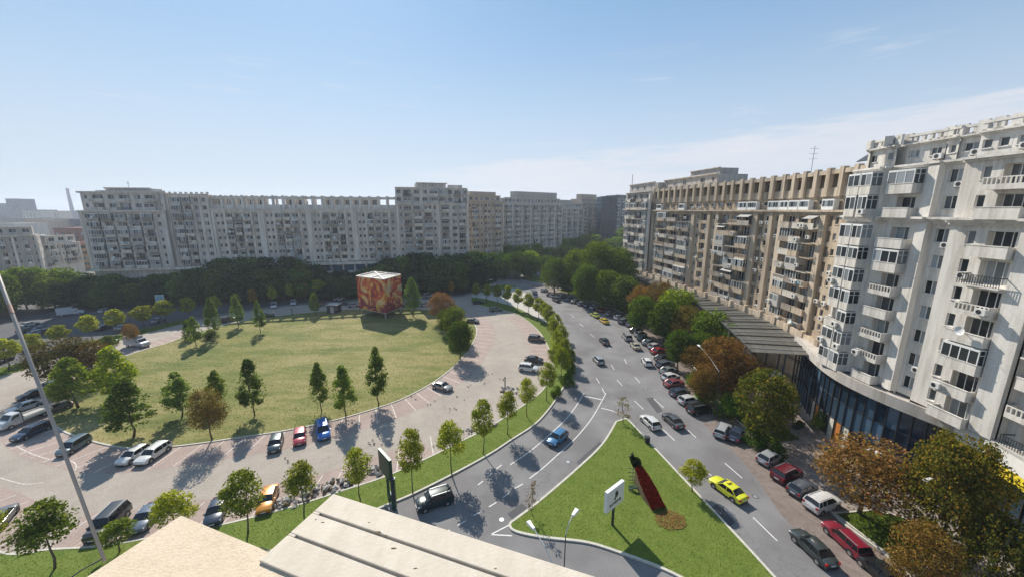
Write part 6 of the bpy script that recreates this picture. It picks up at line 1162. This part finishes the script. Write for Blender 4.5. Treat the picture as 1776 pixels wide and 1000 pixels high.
# ------------------------------------------------------------------ parapet of the roof the picture is taken from, and the leaning pole
z1 = CH-1.5
m, t_, b = nodes('cap_smooth'); a = noise(t_, 3, 6, .7); st = noise(t_, 14, 5, .7, stretch=(1, .25, 1)); t_.links.new(mixc(t_, ramp(t_, a, [(.3, (.52, .455, .37)), (.7, (.61, .54, .445))]), ramp(t_, st, [(.3, (.90, .88, .85)), (.6, (1, 1, 1))]), 1.0, 'MULTIPLY'), b.inputs['Base Color']); b.inputs['Roughness'].default_value = .85; bump(t_, b, noise(t_, 60, 4), .25, .01); MATS['cap_smooth'] = m
m, t_, b = nodes('cap_rough'); a = noise(t_, 5, 6, .7); st = noise(t_, 45, 6, .75); t_.links.new(mixc(t_, ramp(t_, a, [(.3, (.58, .465, .345)), (.7, (.66, .55, .42))]), ramp(t_, st, [(.3, (.86, .83, .78)), (.5, (1.04, 1.03, 1))]), 1.0, 'MULTIPLY'), b.inputs['Base Color']); b.inputs['Roughness'].default_value = .95; bump(t_, b, noise(t_, 75, 5, .7), .7, .008); MATS['cap_rough'] = m
u1 = Vector((1.29, -.46)).normalized(); v1 = Vector((-u1.y, u1.x))*-1   # along the right-hand cap, and back towards the camera
c0 = P(578, 855, z1).to_2d(); c1 = P(313, 889, z1).to_2d(); t = tag(empty('roof_parapet', (0, 1, z1-1)), 'beige stepped roof parapet with grooved cap slab in the foreground', 'parapet'); O_ = Vector(t.location)
grooves = [.13, .27]
def cap(o_, along0, along1, b0, b1, za, zb, m_): return [(*(o_+u1*along0+v1*b0), za), (*(o_+u1*along1+v1*b0), za), (*(o_+u1*along1+v1*b1), za), (*(o_+u1*along0+v1*b1), za), (*(o_+u1*along0+v1*b0), zb), (*(o_+u1*along1+v1*b0), zb), (*(o_+u1*along1+v1*b1), zb), (*(o_+u1*along0+v1*b1), zb)]
g = MB(); g.hexa(cap(c0, 0, 4, 0, .42, z1-.12, z1-.012, 0), 'cap_smooth'); e = [0, .125, .139, .265, .279, .42]
for i in (0, 2, 4): g.hexa(cap(c0, 0.0, 4, e[i], e[i+1], z1-.012, z1, 0), 'cap_smooth')
for i in (1, 3): g.hexa(cap(c0, 0.0, .04, e[i], e[i+1], z1-.012, z1-.0005, 0), 'cap_smooth')
o = g.obj('cap_slab', t, org=O_); bv = o.modifiers.new('bevel', 'BEVEL'); bv.width = .004; bv.segments = 2; bv.limit_method = 'ANGLE'
g = MB(); g.hexa(cap(c1, 0, 4.6, 0.0, 1.6, z1-.30, z1-.014, 0), 'cap_rough'); o = g.obj('rough_slab', t, org=O_)
g = MB(); g.hexa(cap(c0, .03, 4, .03, .6, 0, z1-.12, 0), 'pale_render'); g.hexa(cap(c1, .03, 4.5, .06, 1.5, 0, z1-.30, 0), 'pale_render'); g.obj('wall', t, org=O_)
g = MB(); g.tube([(*P(560, 1010, z1).to_2d(), z1-.011), (*P(500, 965, z1).to_2d(), z1-.011), (*P(452, 944, z1).to_2d(), z1-.011)], .002, 'dark_metal', 5); g.obj('crack', t, org=O_)
g = MB()
for x, y, s_ in ((655, 922, .010), (668, 928, .006), (683, 950, .008), (560, 905, .006), (548, 900, .004), (720, 985, .006), (860, 985, .005), (640, 905, .004)):
    q = P(x, y, z1); n_ = 7; pts = [(q.x+s_*rnd.uniform(.5, 1.3)*math.cos(6.283*k/n_)*1.6, q.y+s_*rnd.uniform(.5, 1.3)*math.sin(6.283*k/n_)*.7, z1+.0006) for k in range(n_)]; g.face(pts, 'soil')
g.obj('dirt_spots', t, org=O_)
pb = P(180, 966, z1-.014); pt = Vector(((0-888)/FPX*2.35, 0, 0)); v = (486-500)/FPX; pt = Vector((-1.366*2.35, 2.35*(CN-v*SN), CH-2.35*(SN+v*CN))); d = pt-pb
t = tag(empty('flagpole', pb), 'thin white leaning pole crossing the left side of the picture', 'pole'); g = MB(); g.tube([(0, 0, -.02), d, d*1.6], [.0065, .0095, .012], 'pole_paint', 10); g.obj('shaft', t, True)
g = MB(); g.tube([d*.84, d*.88], [.0098, .01], 'tape', 10); g.obj('tape', t)
g = MB(); g.tube([(.0, -.005, .0), (-.03, -.06, .002), (-.05, -.14, -.0)], .003, 'plastic_black', 6); g.obj('cable', t)
# ------------------------------------------------------------------ air
m = bpy.data.materials.new('air'); m.use_nodes = True; tt = m.node_tree; tt.nodes.remove(tt.nodes['Principled BSDF']); pv = tt.nodes.new('ShaderNodeVolumePrincipled'); pv.inputs['Color'].default_value = (.80, .88, 1, 1); pv.inputs['Density'].default_value = .00028; pv.inputs['Anisotropy'].default_value = .3
tt.links.new(pv.outputs[0], tt.nodes['Material Output'].inputs['Volume']); MATS['air'] = m; g = MB(); g.box(-3900, 3900, -550, 6900, -1.2, 100, 'air'); tag(g.obj('haze'), None, None, None, 'stuff')
